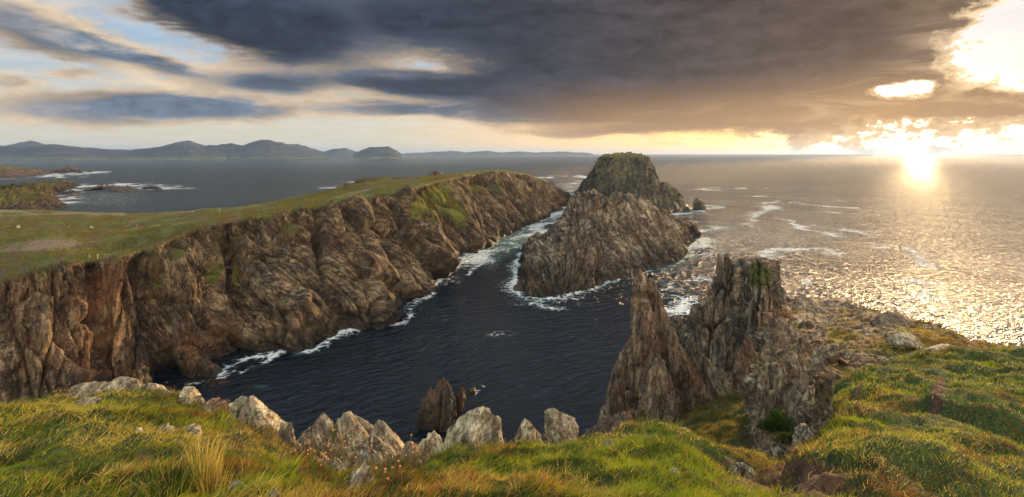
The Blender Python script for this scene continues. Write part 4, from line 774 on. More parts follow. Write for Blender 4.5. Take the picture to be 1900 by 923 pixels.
def grass():
    N = 400000; p = scatter(BG, BBARE, BNV[0] + 6, sum(BNV[:4]) + 5, N, 1.6)
    # gather blades into tufts
    tid = np.floor(p[:, :2] / .22); tz = np.stack([tid[:, 0], tid[:, 1], np.zeros(N)], 1)
    hx, hy, hl, hc = (h3(tid[:, 0].astype(int), tid[:, 1].astype(int), np.zeros(N, int), s) for s in (1, 2, 3, 4))
    cen = (tid + .5 + .4 * (np.stack([hx, hy], 1) - .5)) * .22; off = p[:, :2] - cen
    dist = np.linalg.norm(p - np.array([0, 0, 60.]), axis=1); px, py = px_of(p)
    big = fbm(p / 2.4, 3, 301); med = fbm(p / .7, 3, 302)
    wind = np.stack([.8 + .4 * vnoise(p / 1.5, 310), .1 + .5 * vnoise(p / 1.5, 311)], 1)
    an = RNG.uniform(0, 2 * np.pi, N); bd = wind * .5 + off * 4.5 + np.stack([np.cos(an), np.sin(an)], 1) * .45; bd /= np.linalg.norm(bd, axis=1, keepdims=True) + 1e-6
    ln = (.055 + .055 * hl + .05 * np.clip(big, -.8, 1) + .03 * RNG.random(N)) * RNG.uniform(.6, 1.25, N); ln = np.clip(ln, .04, .3)
    right = np.clip((px - 1450) / 200, 0, 1); ln *= (1 - .25 * right) * (1 + .25 * np.clip((dist - 9) / 14, 0, 1))
    ln *= 1 - .45 * ell(px, py, 640, 890, 130, 45) - .4 * ell(px, py, 470, 800, 80, 40) - .3 * ell(px, py, 200, 730, 130, 25)
    wd = .0035 + .0008 * dist * RNG.uniform(.7, 1.2, N); lean = np.clip(.45 + .45 * RNG.random(N) + .3 * hl, 0, 1.25)
    t = RNG.random(N); c = GREEN + (LIME - GREEN) * np.clip(.40 + .8 * big + .5 * med + .25 * (hc - .5), 0, 1)[:, None]
    lime = .8 * ell(px, py, 1740, 820, 60, 30) + .7 * ell(px, py, 1150, 890, 60, 30) + .5 * ell(px, py, 1880, 860, 60, 40) + .45 * ell(px, py, 60, 890, 120, 40) + .3 * ell(px, py, 1850, 700, 90, 30); c = c + (LIME * 1.15 - c) * np.clip(lime, 0, 1)[:, None]
    dk = np.clip(1.2 * vnoise(p / .8, 320) + .8 * vnoise(p / .3, 321) + .1, 0, 1) * .9; c = c + (TUFT_SHADE - c) * dk[:, None]  # dark patches paint shade between tufts into the blade colour
    st = np.clip(.22 + 1.0 * fbm(p / 1.7, 3, 330) + .25 * (hx - .5), .06, .75) * (1 - .45 * np.clip((px - 1450) / 200, 0, 1)); s = (t < st)[:, None]; c = np.where(s, STRAW * RNG.uniform(.55, 1.1, (N, 1)), c)
    rs_ = np.clip(fbm(p / 1.3, 3, 340) * .9 - .16, 0.03, .55) + .35 * ell(px, py, 470, 820, 90, 40) + .3 * ell(px, py, 280, 860, 60, 30) + .4 * ell(px, py, 1890, 800, 26, 20) + .35 * ell(px, py, 1730, 620, 100, 40)
    c = np.where((RNG.random(N) < rs_)[:, None], RUST * RNG.uniform(.7, 1.3, (N, 1)), c); c *= RNG.uniform(.75, 1.2, (N, 1))
    p[:, 2] -= .012
    obj('grass', blade_mesh('grass', p, ln, wd, bd, lean, c, M_blade), None, kind='stuff', label='short green and straw-coloured turf grass on the foreground bank', category='grass')
grass()

def far_grass(G, r0, r1, boxes, N, ln, wd, cols):
    g = G[r0:r1]; px, py = px_of(((g[:-1, :-1] + g[1:, 1:]) / 2).reshape(-1, 3)); m_ = np.zeros(len(px))
    for e in boxes: m_ = np.maximum(m_, e[5] * ell(px, py, *e[:4], e[4])) if e[5] > 0 else m_ * (1 + e[5] * ell(px, py, *e[:4], e[4]))
    B = np.ones(G.shape[:2]); mm = np.clip(m_ + .5 * fbm(np.stack([px / 22, py / 12, 0 * px], 1), 3, 71) - .1, 0, 1).reshape(g.shape[0] - 1, -1); B[r0:r1 - 1, :-1] = np.clip(1 - mm, 0, 1)
    p = scatter(G, B, r0, r1, N, .6, xlim=2); a = RNG.uniform(0, 6.28, N); bd = np.stack([np.cos(a) + .4, np.sin(a)], 1); bd /= np.linalg.norm(bd, axis=1, keepdims=True)
    k_ = np.clip(.5 + .8 * fbm(p / 2.5, 3, 72) + RNG.normal(0, .2, N), 0, 1)[:, None]; c = (np.array(cols[0]) * (1 - k_) + np.array(cols[1]) * k_) * RNG.uniform(.5, 1.3, (N, 1))
    return blade_mesh('grass', p, RNG.uniform(.5, 1.2, N) * ln, np.full(N, wd), bd, RNG.uniform(.4, 1.1, N), c, M_blade, 2)
obj('grass', far_grass(GSL, 20, 175, [(1300, 790, 110, 50, 0, 1.1), (1340, 745, 50, 25, 0, .8), (1200, 800, 40, 20, 0, .5)], 60000, .45, .05, ((.07, .085, .018), (.28, .20, .045))), None, kind='stuff', label='rough brownish grass on the steep slope below the pinnacles', category='grass')
obj('grass', far_grass(GRD, 100, 262, [(1750, 650, 90, 26, 0, .9), (1690, 610, 60, 12, 20, .5), (1556, 622, 22, 12, 0, .8), (1640, 650, 50, 10, 0, .5), (1530, 730, 20, 30, 20, .9), (1500, 575, 60, 8, 0, .3)], 60000, .22, .03, ((.12, .13, .02), (.38, .26, .04))), None, kind='stuff', label='ochre and green turf patches on the crumbling ridge', category='grass')

obj('grass', far_grass(GHL, 200, 322, [(100, 450, 330, 60, 0, .8), (500, 400, 330, 30, -15, .8), (830, 335, 160, 20, 0, .8), (300, 440, 120, 20, -20, .5), (60, 515, 100, 20, 0, .6), (85, 455, 100, 14, -4, -1.), (830, 380, 80, 40, 30, .9)], 110000, .55, .16, ((.11, .14, .018), (.17, .10, .035))), None, kind='stuff', label='rough turf and heather on top of the headland', category='grass')

# ------------------------------------------------------------------ foreground stones
_gb = BG[BNV[0] + BNV[1] // 2:sum(BNV[:4])].reshape(-1, 3); _gx, _gy = px_of(_gb)
def on_bank(px, py): return _gb[np.argmin((_gx - px) ** 2 + (_gy - py) ** 2)]
def bank_z(x, y):
    g = BG[BNV[0]:sum(BNV[:5])].reshape(-1, 3); i = np.argmin((g[:, 0] - x) ** 2 + (g[:, 1] - y) ** 2); return g[i, 2]
fr_s = frame((.35, .2, 1), (.8, -.4, -.2)); fr_t = frame((-.5, .1, .8), (.7, -.3, .5))
def stone(bodies, lab, fr=fr_s, A=.11, L=(1.3, .6, .42), seed=0, cat='rock', grp=None, nu=80, nr=80, **kw):
    pr = dict(label=lab, category=cat)
    if grp: pr['group'] = grp
    return spire('boulder', bodies, M_stone, fr, A, L, seed, nu=nu, nr=nr, **kw, **pr)
GS = 'pale lichen-covered stones along the edge of the grass bank'
def rock(hulls, lab, fr=fr_s, seed=0, A=.035, L=(.9, .3, .2), **kw):
    return blocks('boulder', hulls, M_stone, fr, A, L, seed, label=lab, category='rock', group=GS, **kw)
rock([(12.6, .7, [(424, 750), (437, 741), (452, 733), (463, 737), (472, 800), (455, 850), (424, 840)]), (12.4, .7, [(462, 735), (468, 732), (480, 744), (500, 769), (522, 795), (531, 830), (528, 880), (470, 880), (462, 790)]), (12.3, .8, [(520, 784), (538, 782), (544, 787), (546, 830), (540, 880), (516, 870)])],
     'large cream boulder with a sloping right side, right end of the grassy mound', seed=401, grass=[(475, 765, 6, 16, 0, .6)])
rock([(12.1, .6, [(602, 762), (611, 769), (622, 783), (620, 810), (606, 890), (566, 880), (550, 825), (556, 810)]), (11.9, .6, [(640, 766), (650, 763), (668, 780), (682, 802), (692, 835), (680, 900), (624, 900), (602, 860), (612, 812), (625, 780)]), (12.2, .5, [(652, 766), (672, 776), (692, 793), (720, 815), (730, 840), (700, 890), (676, 870), (664, 810)]), (11.6, .7, [(612, 815), (625, 800), (640, 830), (652, 890), (610, 900), (590, 860)])],
     'twin-peaked grey slabs of layered rock with an orange lichen edge, left of centre', fr=fr_t, seed=405, grass=[(620, 805, 8, 22, 10, .75), (678, 836, 14, 9, 0, .8), (600, 880, 40, 10, 0, .6)], L=(1.4, .35, .18), tint=.25)
rock([(11.9, .6, [(692, 790), (702, 779), (713, 783), (724, 803), (748, 834), (745, 880), (705, 880), (690, 830)]), (11.3, .6, [(694, 807), (703, 812), (722, 830), (738, 846), (736, 890), (696, 890), (690, 850)])], 'smooth pale slab leaning on the right of the twin-peaked slabs', fr=fr_t, seed=409)
rock([(11.8, .7, [(805, 801), (815, 808), (821, 818), (818, 870), (790, 870), (788, 820), (796, 806)]), (11.7, .7, [(785, 813), (796, 812), (800, 870), (768, 870), (771, 828)])], 'small pale blocky stone on the left of the big yellow-lichened boulder', seed=411)
rock([(11.2, .7, [(824, 822), (832, 797), (850, 777), (872, 761), (897, 753), (911, 762), (917, 800), (915, 870), (820, 870)]), (11.3, .7, [(908, 762), (920, 771), (930, 781), (934, 832), (933, 875), (904, 875), (903, 800)])], 'big rounded boulder crusted with yellow-green lichen, centre of the bank', seed=413, tint=.1, grass=[(880, 772, 34, 16, 0, .46)])
rock([(13.2, .7, [(974, 776), (981, 783), (995, 796), (1005, 808), (1009, 870), (956, 870), (956, 803), (966, 788)])], 'small pointed grey stone with a triangular top, right of the big yellow-lichened boulder', seed=417)
rock([(13., .7, [(1011, 760), (1026, 757), (1052, 768), (1066, 777), (1073, 792), (1072, 875), (1009, 875), (1008, 800)])], 'squared grey block with a sloping top, standing beside the small pointed stone', seed=419, fr=fr_t)
rock([(float(on_bank(590, 905)[1]), .7, [(575, 847), (586, 853), (602, 864), (619, 878), (612, 930), (565, 930), (560, 870)])], 'tan stone half sunk in grass below the twin-peaked slabs', seed=421, tint=.5)
rock([(float(on_bank(670, 905)[1]), .7, [(678, 857), (692, 866), (695, 893), (690, 925), (650, 925), (648, 886), (662, 870)])], 'tan pointed stone in grass below the smooth leaning slab', seed=423, tint=.4)
stone([(13.7, .8, [(700, 220, 242), (706, 208, 256), (718, 198, 266), (750, 192, 272)])], 'rounded whitish boulder on the crest of the grassy mound', seed=425, grp=GS, A=.06)
stone([(13.8, .8, [(712, 270, 292), (718, 262, 299), (732, 258, 302), (750, 256, 302)])], 'whitish boulder on the crest, right of the rounded one', seed=427, grp=GS, A=.06)
stone([(13.8, .8, [(709, 165, 200), (716, 140, 205), (728, 125, 210), (750, 115, 215)])], 'broad low whitish rock at the left of the mound crest', seed=429, grp=GS, A=.07)
stone([(13.5, .8, [(718, 340, 358), (728, 332, 364), (745, 328, 368), (775, 325, 372)]), (13.4, .8, [(734, 366, 374), (745, 362, 382), (775, 360, 386)])], 'upright cream rock with a small lobe at its right, right of the mound crest', seed=431, grp=GS, A=.08)
stone([(13., .8, [(740, 392, 412), (748, 380, 418), (770, 375, 420)])], 'low pinkish rock between the upright cream rock and the large cream boulder', seed=433, grp=GS, A=.06, tint=.7)
stone([(12.3, .8, [(736, 92, 106), (742, 87, 110), (755, 86, 112), (775, 86, 114)])], 'round grey stone at the left end of the mound', seed=435, grp=GS, A=.05)
stone([(float(on_bank(168, 750)[1]), .9, [(737, 160, 178), (743, 148, 188), (752, 140, 194), (765, 138, 196)])], 'low domed whitish rock in the grass below the mound crest', seed=437, grp=GS, A=.05)
for i, (a, lab) in enumerate([((9.2, 340, 374, 791, 815), 'weathered grey stone in the grass in the middle of the mound'), ((9.4, 294, 326, 790, 806), 'small pale stone left of the weathered grey stone'), ((6.1, 424, 456, 895, 912), 'small cream stone at the bottom edge, left of centre'),
                              ((9.0, 250, 266, 797, 806), 'tiny white stone sunk in the mound turf'), ((7.9, 362, 384, 812, 824), 'thin slab edge poking out above the straw tuft'), ((5.9, 495, 522, 912, 930), 'dark-spotted stone at the bottom edge'),
                              ((11.5, 1118, 1150, 822, 836), 'flat tan stone at the lip left of the rounded grass hump'), ((13.5, 1250, 1290, 797, 820), 'grey slab half hidden behind the rounded grass hump'), ((12.4, 1350, 1400, 862, 885), 'tan slab lying in the hollow below the gully'),
                              ((22, 1470, 1512, 790, 830), 'rounded brown boulder beside the round green cushion bush'), ((11.0, 1238, 1262, 870, 884), 'small stone on the lime-green slope of the front hump')]):
    D, x0, x1, y0, y1 = a; w = x1 - x0; y0 -= 3
    if y1 > 790 and D < 12.45: D = float(on_bank((x0 + x1) / 2, y1 - 2)[1])
    stone([(D, .8, [(y0, x0 + .35 * w, x0 + .6 * w), (y0 * .7 + y1 * .3, x0 + .1 * w, x1 - .12 * w), (y1, x0, x1), (y1 + w * .5, x0, x1)])], lab, seed=450 + 3 * i, nu=36, nr=30, A=.03 * D / 9, L=(.4, .16, .1), grp='small stones lying in the turf')
for i, (bd, lab, ff) in enumerate([
        ([(12.9, .7, [(762, 428, 434), (776, 420, 446), (800, 412, 452), (840, 410, 456)])], 'angular cream slab tucked against the left foot of the large cream boulder', fr_t),
        ([(12.1, .7, [(792, 500, 506), (806, 486, 516), (830, 480, 522), (870, 478, 526)])], 'leaning pale slab in the turf below the large cream boulder', fr_t),
        ([(11.2, .7, [(822, 548, 553), (838, 538, 566), (862, 532, 574), (900, 530, 580)])], 'jagged tan rock between the large cream boulder and the twin-peaked slabs', fr_s),
        ([(10.9, .7, [(836, 584, 592), (850, 574, 612), (880, 568, 622), (920, 566, 626)]), (10.8, .7, [(848, 618, 624), (864, 612, 640), (900, 608, 646)])], 'broken grey shelf of rock at the foot of the twin-peaked slabs', fr_t),
        ([(10.8, .7, [(826, 676, 684), (842, 664, 702), (870, 656, 716), (910, 654, 722)])], 'wedge of grey layered rock under the right peak of the twin-peaked slabs', fr_t),
        ([(11.3, .7, [(818, 756, 764), (830, 748, 776), (850, 742, 784), (890, 740, 788)])], 'low jagged cream rock between the smooth leaning slab and the small blocky stone', fr_s),
        ([(11.1, .7, [(812, 812, 818), (828, 804, 826), (852, 798, 834), (890, 796, 838)])], 'pointed splinter against the left side of the big yellow-lichened boulder', fr_t),
        ([(13.5, .7, [(722, 300, 306), (732, 294, 322), (748, 290, 328), (775, 288, 330)])], 'broken whitish rock in the gap right of the second crest boulder', fr_s),
        ([(13.2, .7, [(722, 180, 186), (732, 170, 206), (746, 164, 214), (770, 162, 218)])], 'low angular white ledge just in front of the rounded whitish boulder', fr_t),
        ([(12.9, .7, [(732, 120, 128), (744, 112, 140), (756, 108, 146), (780, 106, 150)])], 'small angular white rock right of the round grey stone', fr_s),
        ([(11.9, .7, [(818, 1078, 1086), (828, 1070, 1100), (842, 1066, 1108), (870, 1064, 1110)])], 'low grey splinter right of the squared grey block', fr_t),
        ([(11.9, .7, [(822, 934, 942), (832, 928, 952), (846, 924, 956), (880, 922, 958)])], 'small dark stone between the big yellow-lichened boulder and the small pointed stone', fr_s)]):
    hl = []
    for D_, th_, rw in bd: hl.append((D_, th_, [(x_[1], x_[0]) for x_ in rw] + [(x_[2], x_[0]) for x_ in rw[::-1]]))
    rock(hl, lab, fr=ff, seed=700 + 5 * i, tint=.1 + .4 * (i % 3 == 2))
for i, (a, lab) in enumerate([((27, 1728, 1790, 640, 657), 'flat light-grey slab on the skyline turf at right'), ((25, 1690, 1730, 652, 663), 'thin grey slab left of the flat skyline slab'), ((24, 1660, 1692, 660, 669), 'small grey slab at the edge of the right grass bank'),
                              ((40, 1655, 1700, 617, 632), 'pale broken slab on the turf below the rocky knoll'), ((48, 1575, 1606, 620, 668), 'upright grey stone on the crumbling ridge'), ((52, 1628, 1690, 578, 604), 'dark rocky knoll on the skyline of the crumbling ridge'), ((70, 1470, 1500, 560, 580), 'dark block near the tip of the crumbling ridge'), ((44, 1560, 1590, 680, 770), 'narrow upright rock rib where bank and ridge meet')]):
    D, x0, x1, y0, y1 = a; w = x1 - x0
    blocks('ridge_rock', [(D, .8, [(x0 + .3 * w, y0), (x0 + .65 * w, y0), (x0 + .08 * w, y0 * .6 + y1 * .4), (x1 - .1 * w, y0 * .6 + y1 * .4), (x0, y1), (x1, y1), (x0, y1 + 8), (x1, y1 + 8)])], M_stone if i < 4 else M_ridge, fr_r, .002 * D, (1.5, .6, .4), 500 + 3 * i, label=lab, category='rock', group='rocks on the ridge and right-hand bank')

for i, (bd, lab) in enumerate([
        ((47, .8, [(690, 1414, 1422), (720, 1410, 1430), (780, 1407, 1434), (860, 1405, 1436), (900, 1405, 1436)]), 'tall narrow grey rib at the left foot of the crumbling ridge'),
        ((42, .8, [(655, 1462, 1476), (690, 1448, 1492), (740, 1438, 1506), (790, 1430, 1510), (830, 1428, 1505)]), 'broad grey slab on the left face of the crumbling ridge, above the round cushion bush'),
        ((58, .8, [(590, 1448, 1462), (615, 1438, 1480), (650, 1430, 1490), (700, 1425, 1495)]), 'grey block at the upper left corner of the crumbling ridge'),
        ((50, .8, [(625, 1486, 1496), (655, 1478, 1510), (700, 1474, 1520), (740, 1470, 1525)]), 'weathered grey slab in the middle of the ridge face, right of the grey block'),
        ((36, .8, [(715, 1500, 1510), (745, 1490, 1528), (790, 1480, 1536), (830, 1478, 1540)]), 'brown slab low on the ridge face beside the lip of the right bank'),
        ((64, .8, [(566, 1448, 1458), (578, 1440, 1472), (596, 1438, 1480), (620, 1436, 1485)]), 'orange-tinted block at the upper left tip of the crumbling ridge'),
        ((44, .8, [(700, 1408, 1418), (740, 1404, 1440), (800, 1404, 1448), (850, 1408, 1450)]), 'wide cracked slab at the base of the ridge face, left of the round cushion bush'),
        ((40, .8, [(690, 1488, 1500), (720, 1478, 1522), (760, 1470, 1530), (800, 1472, 1532)]), 'tan angular slab low in the middle of the ridge face'),
        ((47, .8, [(650, 1512, 1524), (680, 1504, 1540), (720, 1500, 1548), (745, 1500, 1550)]), 'pale jagged block beside the bare earth of the ridge'),
        ((60, .8, [(596, 1490, 1504), (615, 1480, 1522), (640, 1478, 1528), (655, 1478, 1530)]), 'flat-topped grey block near the top left of the ridge'),
        ((37, .8, [(740, 1528, 1540), (765, 1520, 1556), (800, 1518, 1560), (830, 1516, 1562)]), 'upright brown slab under the grassy lip of the right bank'),
        ((55, .8, [(640, 1416, 1426), (670, 1410, 1446), (710, 1406, 1452), (750, 1406, 1452)]), 'lichened grey slab on the outer left corner of the ridge'),
        ((62, .8, [(570, 1590, 1604), (582, 1582, 1622), (600, 1580, 1628), (610, 1580, 1630)]), 'low broken outcrop on the middle of the ridge skyline'),
        ((48, .8, [(628, 1600, 1614), (640, 1592, 1634), (656, 1590, 1640), (668, 1590, 1642)]), 'light grey stone with a rounded top, right of the bare earth of the ridge')]):
    blocks('ridge_rock', [(bd[0], bd[1], [(x_[1], x_[0]) for x_ in bd[2]] + [(x_[2], x_[0]) for x_ in bd[2]])], M_ridge, fr_v, .22, (5, 1.6, 1.), 540 + 3 * i, tint=.9 if i == 5 else .25, label=lab, category='rock', group='rocks on the ridge and right-hand bank')

rg = random.Random(5)
for i in range(16):
    px, py = rg.choice([(60, 425), (130, 420), (30, 440), (250, 418), (70, 455), (120, 436)]); px += rg.uniform(-45, 45); py += rg.uniform(-7, 7); D = np.interp(py, [405, 480], [270, 140]); D = float(D); w = rg.uniform(3, 8); h = rg.uniform(1.2, 2.6)
    spire('field_stone', [(D, .9, [(py - h, px - w * .3, px + w * .25), (py - h * .5, px - w * .45, px + w * .45), (py + 3, px - w * .5, px + w * .5)])], M_stone, fr_r, .15, (2, 1, .6), 600 + i, nu=20, nr=10, label='small pale stone lying in the brown heath of the headland field', category='stone', group='pale stones in the headland field')

# ------------------------------------------------------------------ plants on the bank, bushes, posts
def simple_mat(name, c, rough=.8):
    m, k, bs, out = new_mat(name); pos = k.node('ShaderNodeNewGeometry').outputs['Position']
    k._in(bs.inputs['Base Color'], k.mix(k.noise(pos, 18., 3), tuple(v * .6 for v in c), tuple(min(1, v * 1.4) for v in c))); bs.inputs['Roughness'].default_value = rough; return m
M_stem = simple_mat('dry stem', (.20, .10, .04)); M_head = simple_mat('faded flower', (.46, .19, .07)); M_pink = simple_mat('pink flower', (.50, .26, .20)); M_wood = simple_mat('weathered post wood', (.42, .34, .16)); M_grey = simple_mat('grey pole', (.25, .23, .20))
def ball(c, r, n=7, m_=5, sq=.75):
    V = [c + np.array([0, 0, r * sq])]
    for i in range(1, m_):
        a = math.pi * i / m_
        for j in range(n): t = 2 * math.pi * (j + .5 * (i % 2)) / n; rr = r * (1 + .18 * math.sin(5 * j + 3 * i)); V.append(c + np.array([rr * math.sin(a) * math.cos(t), rr * math.sin(a) * math.sin(t), rr * sq * math.cos(a)]))
    V.append(c - np.array([0, 0, r * sq])); Fq = []
    for j in range(n): Fq.append((0, 1 + j, 1 + (j + 1) % n))
    for i in range(m_ - 2):
        for j in range(n): a0, b0 = 1 + i * n + j, 1 + i * n + (j + 1) % n; Fq.append((a0, a0 + n, b0 + n, b0))
    for j in range(n): Fq.append((len(V) - 1, 1 + (m_ - 2) * n + (j + 1) % n, 1 + (m_ - 2) * n + j))
    return V, Fq
def flower_mesh(h, r, lx, ly, mat):
    V, Fq, mi = [], [], []
    for k_ in range(5):
        t = k_ / 4; c = np.array([lx * t * t, ly * t * t, h * t])
        for j in range(3): V.append(c + .0028 * np.array([math.cos(2.1 * j), math.sin(2.1 * j), 0]))
    for k_ in range(4):
        for j in range(3): Fq.append((3 * k_ + j, 3 * k_ + (j + 1) % 3, 3 * k_ + 3 + (j + 1) % 3, 3 * k_ + 3 + j)); mi.append(0)
    bv, bf = ball(np.array([lx, ly, h]), r); o = len(V); V += bv
    for f in bf: Fq.append(tuple(i + o for i in f)); mi.append(1)
    me = mk_mesh('flower', np.array(V), np.concatenate([np.array(f) for f in Fq]), np.array([len(f) for f in Fq])); me.materials.append(M_stem); me.materials.append(mat)
    me.polygons.foreach_set('material_index', mi); return me
RNG = np.random.default_rng(11)
FL = [[flower_mesh(RNG.uniform(.09, .2), RNG.uniform(.008, .0125), RNG.normal(0, .04), RNG.normal(0, .04), mt) for _ in range(6)] for mt in (M_head, M_pink)]
def leaf_cloud(name, n, rx, ry, rz, ln, wd, cols, parent, up=.5):
    d = RNG.normal(size=(n, 3)); d /= np.linalg.norm(d, axis=1, keepdims=True); d[:, 2] = np.abs(d[:, 2]); rad = RNG.uniform(.55, 1, n)[:, None] * (1 + .42 * vnoise(d * 2.3, int(rx * 997)) + .35 * vnoise(d * 5.1, 3))[:, None]
    p = d * rad * np.array([rx, ry, rz]); c = np.array(cols)[RNG.integers(0, len(cols), n)] * RNG.uniform(.6, 1.3, (n, 1))
    bd = d[:, :2] / (np.linalg.norm(d[:, :2], axis=1, keepdims=True) + 1e-6)
    return obj(name, blade_mesh(name, p, RNG.uniform(.6, 1.2, n) * ln, np.full(n, wd), bd, np.clip(1 - d[:, 2] + .2, .1, 1.2), c, M_blade, 2), parent)
def plant_root(name, loc, lab, cat, grp=None):
    e = bpy.data.objects.new(name, None); C.objects.link(e); e.location = loc; e['label'] = lab; e['category'] = cat; e.empty_display_size = .1
    if grp: e['group'] = grp
    return e
def thrift(px, py, n, rx, lab, pink=0, ry=None):
    c = on_bank(px, py); e = plant_root('thrift_plant', c, lab, 'plant', 'dried sea thrift clumps on the bank')
    leaf_cloud('leaves', 900, rx, (ry or rx) * .8, .07, .05, .006, ((.05, .08, .02), (.12, .07, .03), (.10, .11, .03)), e)
    for i in range(n):
        o = obj('flower', FL[pink][i % 6], e); a = RNG.uniform(0, 6.28); q = math.sqrt(RNG.random()); o.location = (q * rx * math.cos(a), q * (ry or rx) * .8 * math.sin(a), .02); o.rotation_euler = (RNG.normal(0, .12), RNG.normal(0, .12), a)
for a in [(604, 815, 34, .34, 'dense clump of orange-brown thrift heads left of the twin-peaked slabs'), (480, 800, 26, .42, 'wide clump of brown thrift heads below the large cream boulder'), (400, 748, 22, .40, 'pinkish thrift heads in front of the low pinkish rock', 1),
          (112, 728, 22, .38, 'pale thrift heads beside the round grey stone at the mound end', 1), (22, 780, 20, .42, 'brown thrift clump at the left edge of the picture'), (285, 740, 22, .5, 'sparse thrift heads below the whitish boulders of the mound crest'), (455, 835, 22, .34, 'rusty thrift clump between the straw tuft and the dark bush'),
          (745, 862, 14, .3, 'small thrift clump by the smooth leaning slab'), (952, 832, 10, .2, 'tiny thrift clump beside the big yellow-lichened boulder', 1), (1190, 792, 14, .34, 'thrift heads on the crest of the rounded grass hump'), (560, 885, 18, .28, 'orange thrift heads below the dark bush'), (715, 872, 10, .3, 'reddish thrift heads under the tan pointed stone')]:
    thrift(*a)
def tuft_thing(px, py, n, rad, ln, cols, lab, w=.006, lean=.5):
    c = on_bank(px, py); a = RNG.uniform(0, 6.28, n); q = np.sqrt(RNG.random(n)) * rad; p = np.stack([q * np.cos(a), q * np.sin(a), np.zeros(n)], 1); bd = np.stack([np.cos(a) + .3, np.sin(a)], 1); bd /= np.linalg.norm(bd, axis=1, keepdims=True)
    col = np.array(cols)[RNG.integers(0, len(cols), n)] * RNG.uniform(.7, 1.2, (n, 1))
    o = obj('grass_tuft', blade_mesh('grass_tuft', p, RNG.uniform(.6, 1.1, n) * ln, np.full(n, w), bd, RNG.uniform(.15, lean, n), col, M_blade, 4), None, label=lab, category='grass tuft', group='tall grass tufts'); o.location = c
SW = ((.60, .44, .13), (.46, .33, .10), (.30, .24, .07)); GG = ((.06, .11, .015), (.10, .15, .02), (.30, .24, .07))
tuft_thing(385, 892, 170, .12, .38, SW, 'tall golden straw tuft left of centre in the foreground', .006, .35); tuft_thing(372, 868, 90, .10, .34, SW, 'shorter golden straw tuft just behind the tall one', .006, .4); tuft_thing(396, 920, 90, .12, .30, SW, 'straw tuft at the bottom edge below the tall one', .005, .4)
tuft_thing(440, 865, 160, .2, .30, GG, 'loose green and straw tuft right of the tall golden one', .006, .7); tuft_thing(320, 905, 160, .24, .30, GG, 'green tuft left of the tall golden one at the bottom edge', .006, .8); tuft_thing(70, 752, 140, .3, .26, GG, 'tall green tuft at the left skyline of the bank', .008, .6); tuft_thing(875, 815, 260, .35, .30, GG, 'green and straw tuft climbing the big yellow-lichened boulder', .008, .8)
tuft_thing(830, 850, 200, .3, .30, GG, 'green tuft in front of the small blocky stone', .008, .8); tuft_thing(1230, 812, 260, .5, .26, GG, 'shaggy tuft on top of the rounded grass hump', .008, .8); tuft_thing(1600, 705, 260, .5, .24, GG, 'shaggy green tuft overhanging the left lip of the right bank', .009, 1.0)
e = plant_root('bush', on_bank(550, 868), 'dark purple-brown heather bush left of the twin-peaked slabs', 'bush'); leaf_cloud('leaves', 4000, .17, .15, .24, .03, .007, ((.030, .016, .010), (.05, .022, .014), (.03, .035, .012)), e)
e = plant_root('bush', P(1441, 800, 36.5), 'round bright green cushion bush on the crumbling ridge', 'bush'); leaf_cloud('leaves', 7000, .95, .8, 1.15, .16, .07, ((.08, .13, .035), (.14, .19, .05), (.045, .07, .02)), e)
e = plant_root('bush', P(1462, 822, 34.), 'loose dark green plant below the round cushion bush', 'bush'); leaf_cloud('leaves', 4000, .8, .6, .55, .12, .035, ((.05, .07, .02), (.09, .10, .03)), e)
e = plant_root('bush', P(1712, 612, 52.), 'low reddish heather cushion on the skyline of the right bank', 'bush'); leaf_cloud('leaves', 4000, 2.0, 1.4, .7, .14, .05, ((.10, .08, .02), (.14, .07, .02), (.07, .09, .02)), e)
e = plant_root('bush', P(1560, 624, 60.), 'yellow-green moss cushion on top of the crumbling ridge', 'bush'); leaf_cloud('leaves', 4000, 1.7, 1.2, .8, .12, .05, ((.16, .17, .02), (.10, .12, .02)), e)
def post(name, px, py, D, h, r, mat, lab, cat, grp):
    x_, y_, z_ = P(px, py, D); V, Fq = [], []
    for i, (t, k_) in enumerate(((-.3, 1.1), (.0, 1.05), (.55, .95), (.93, .9), (1., .55))):
        for j in range(6): a = 6.283 * j / 6; V.append((r * k_ * math.cos(a) + .02 * h * t, r * k_ * math.sin(a), t * h))
    Fq = [list(f) for f in grid_faces(5, 6, wrap=True)] + [[24, 25, 26, 27, 28, 29]]
    o = obj(name, mk_mesh(name, np.array(V), np.concatenate([np.array(f) for f in Fq]), np.array([len(f) for f in Fq]), None, mat), None, label=lab, category=cat, group=grp); o.location = (x_, y_, z_); return o
for px, py, D, h, lab in [(181, 482, 137, 1.5, 'tallest yellow marker post at the cliff edge, at the turf corner of the near headland'), (166, 480, 139, 1., 'thin yellow post left of the tallest marker post'), (41, 487, 150, .9, 'small post on the turf, second from the left edge'), (17, 487, 150, .9, 'small post on the turf nearest the left edge')]:
    post('marker_post', px, py, D, h, .13, M_wood, lab, 'post', 'marker posts along the cliff edge')
for px, py, D, h, lab in [(2, 413, 330, 8, 'thin pole at the far left edge of the field'), (225, 412, 320, 5.5, 'thin pole standing in the field behind the pale bare patch'), (407, 399, 260, 4., 'faint pole near the upper edge of the sloping turf')]:
    post('pole', px, py, D, h, .12, M_grey, lab, 'pole', 'poles in the field')

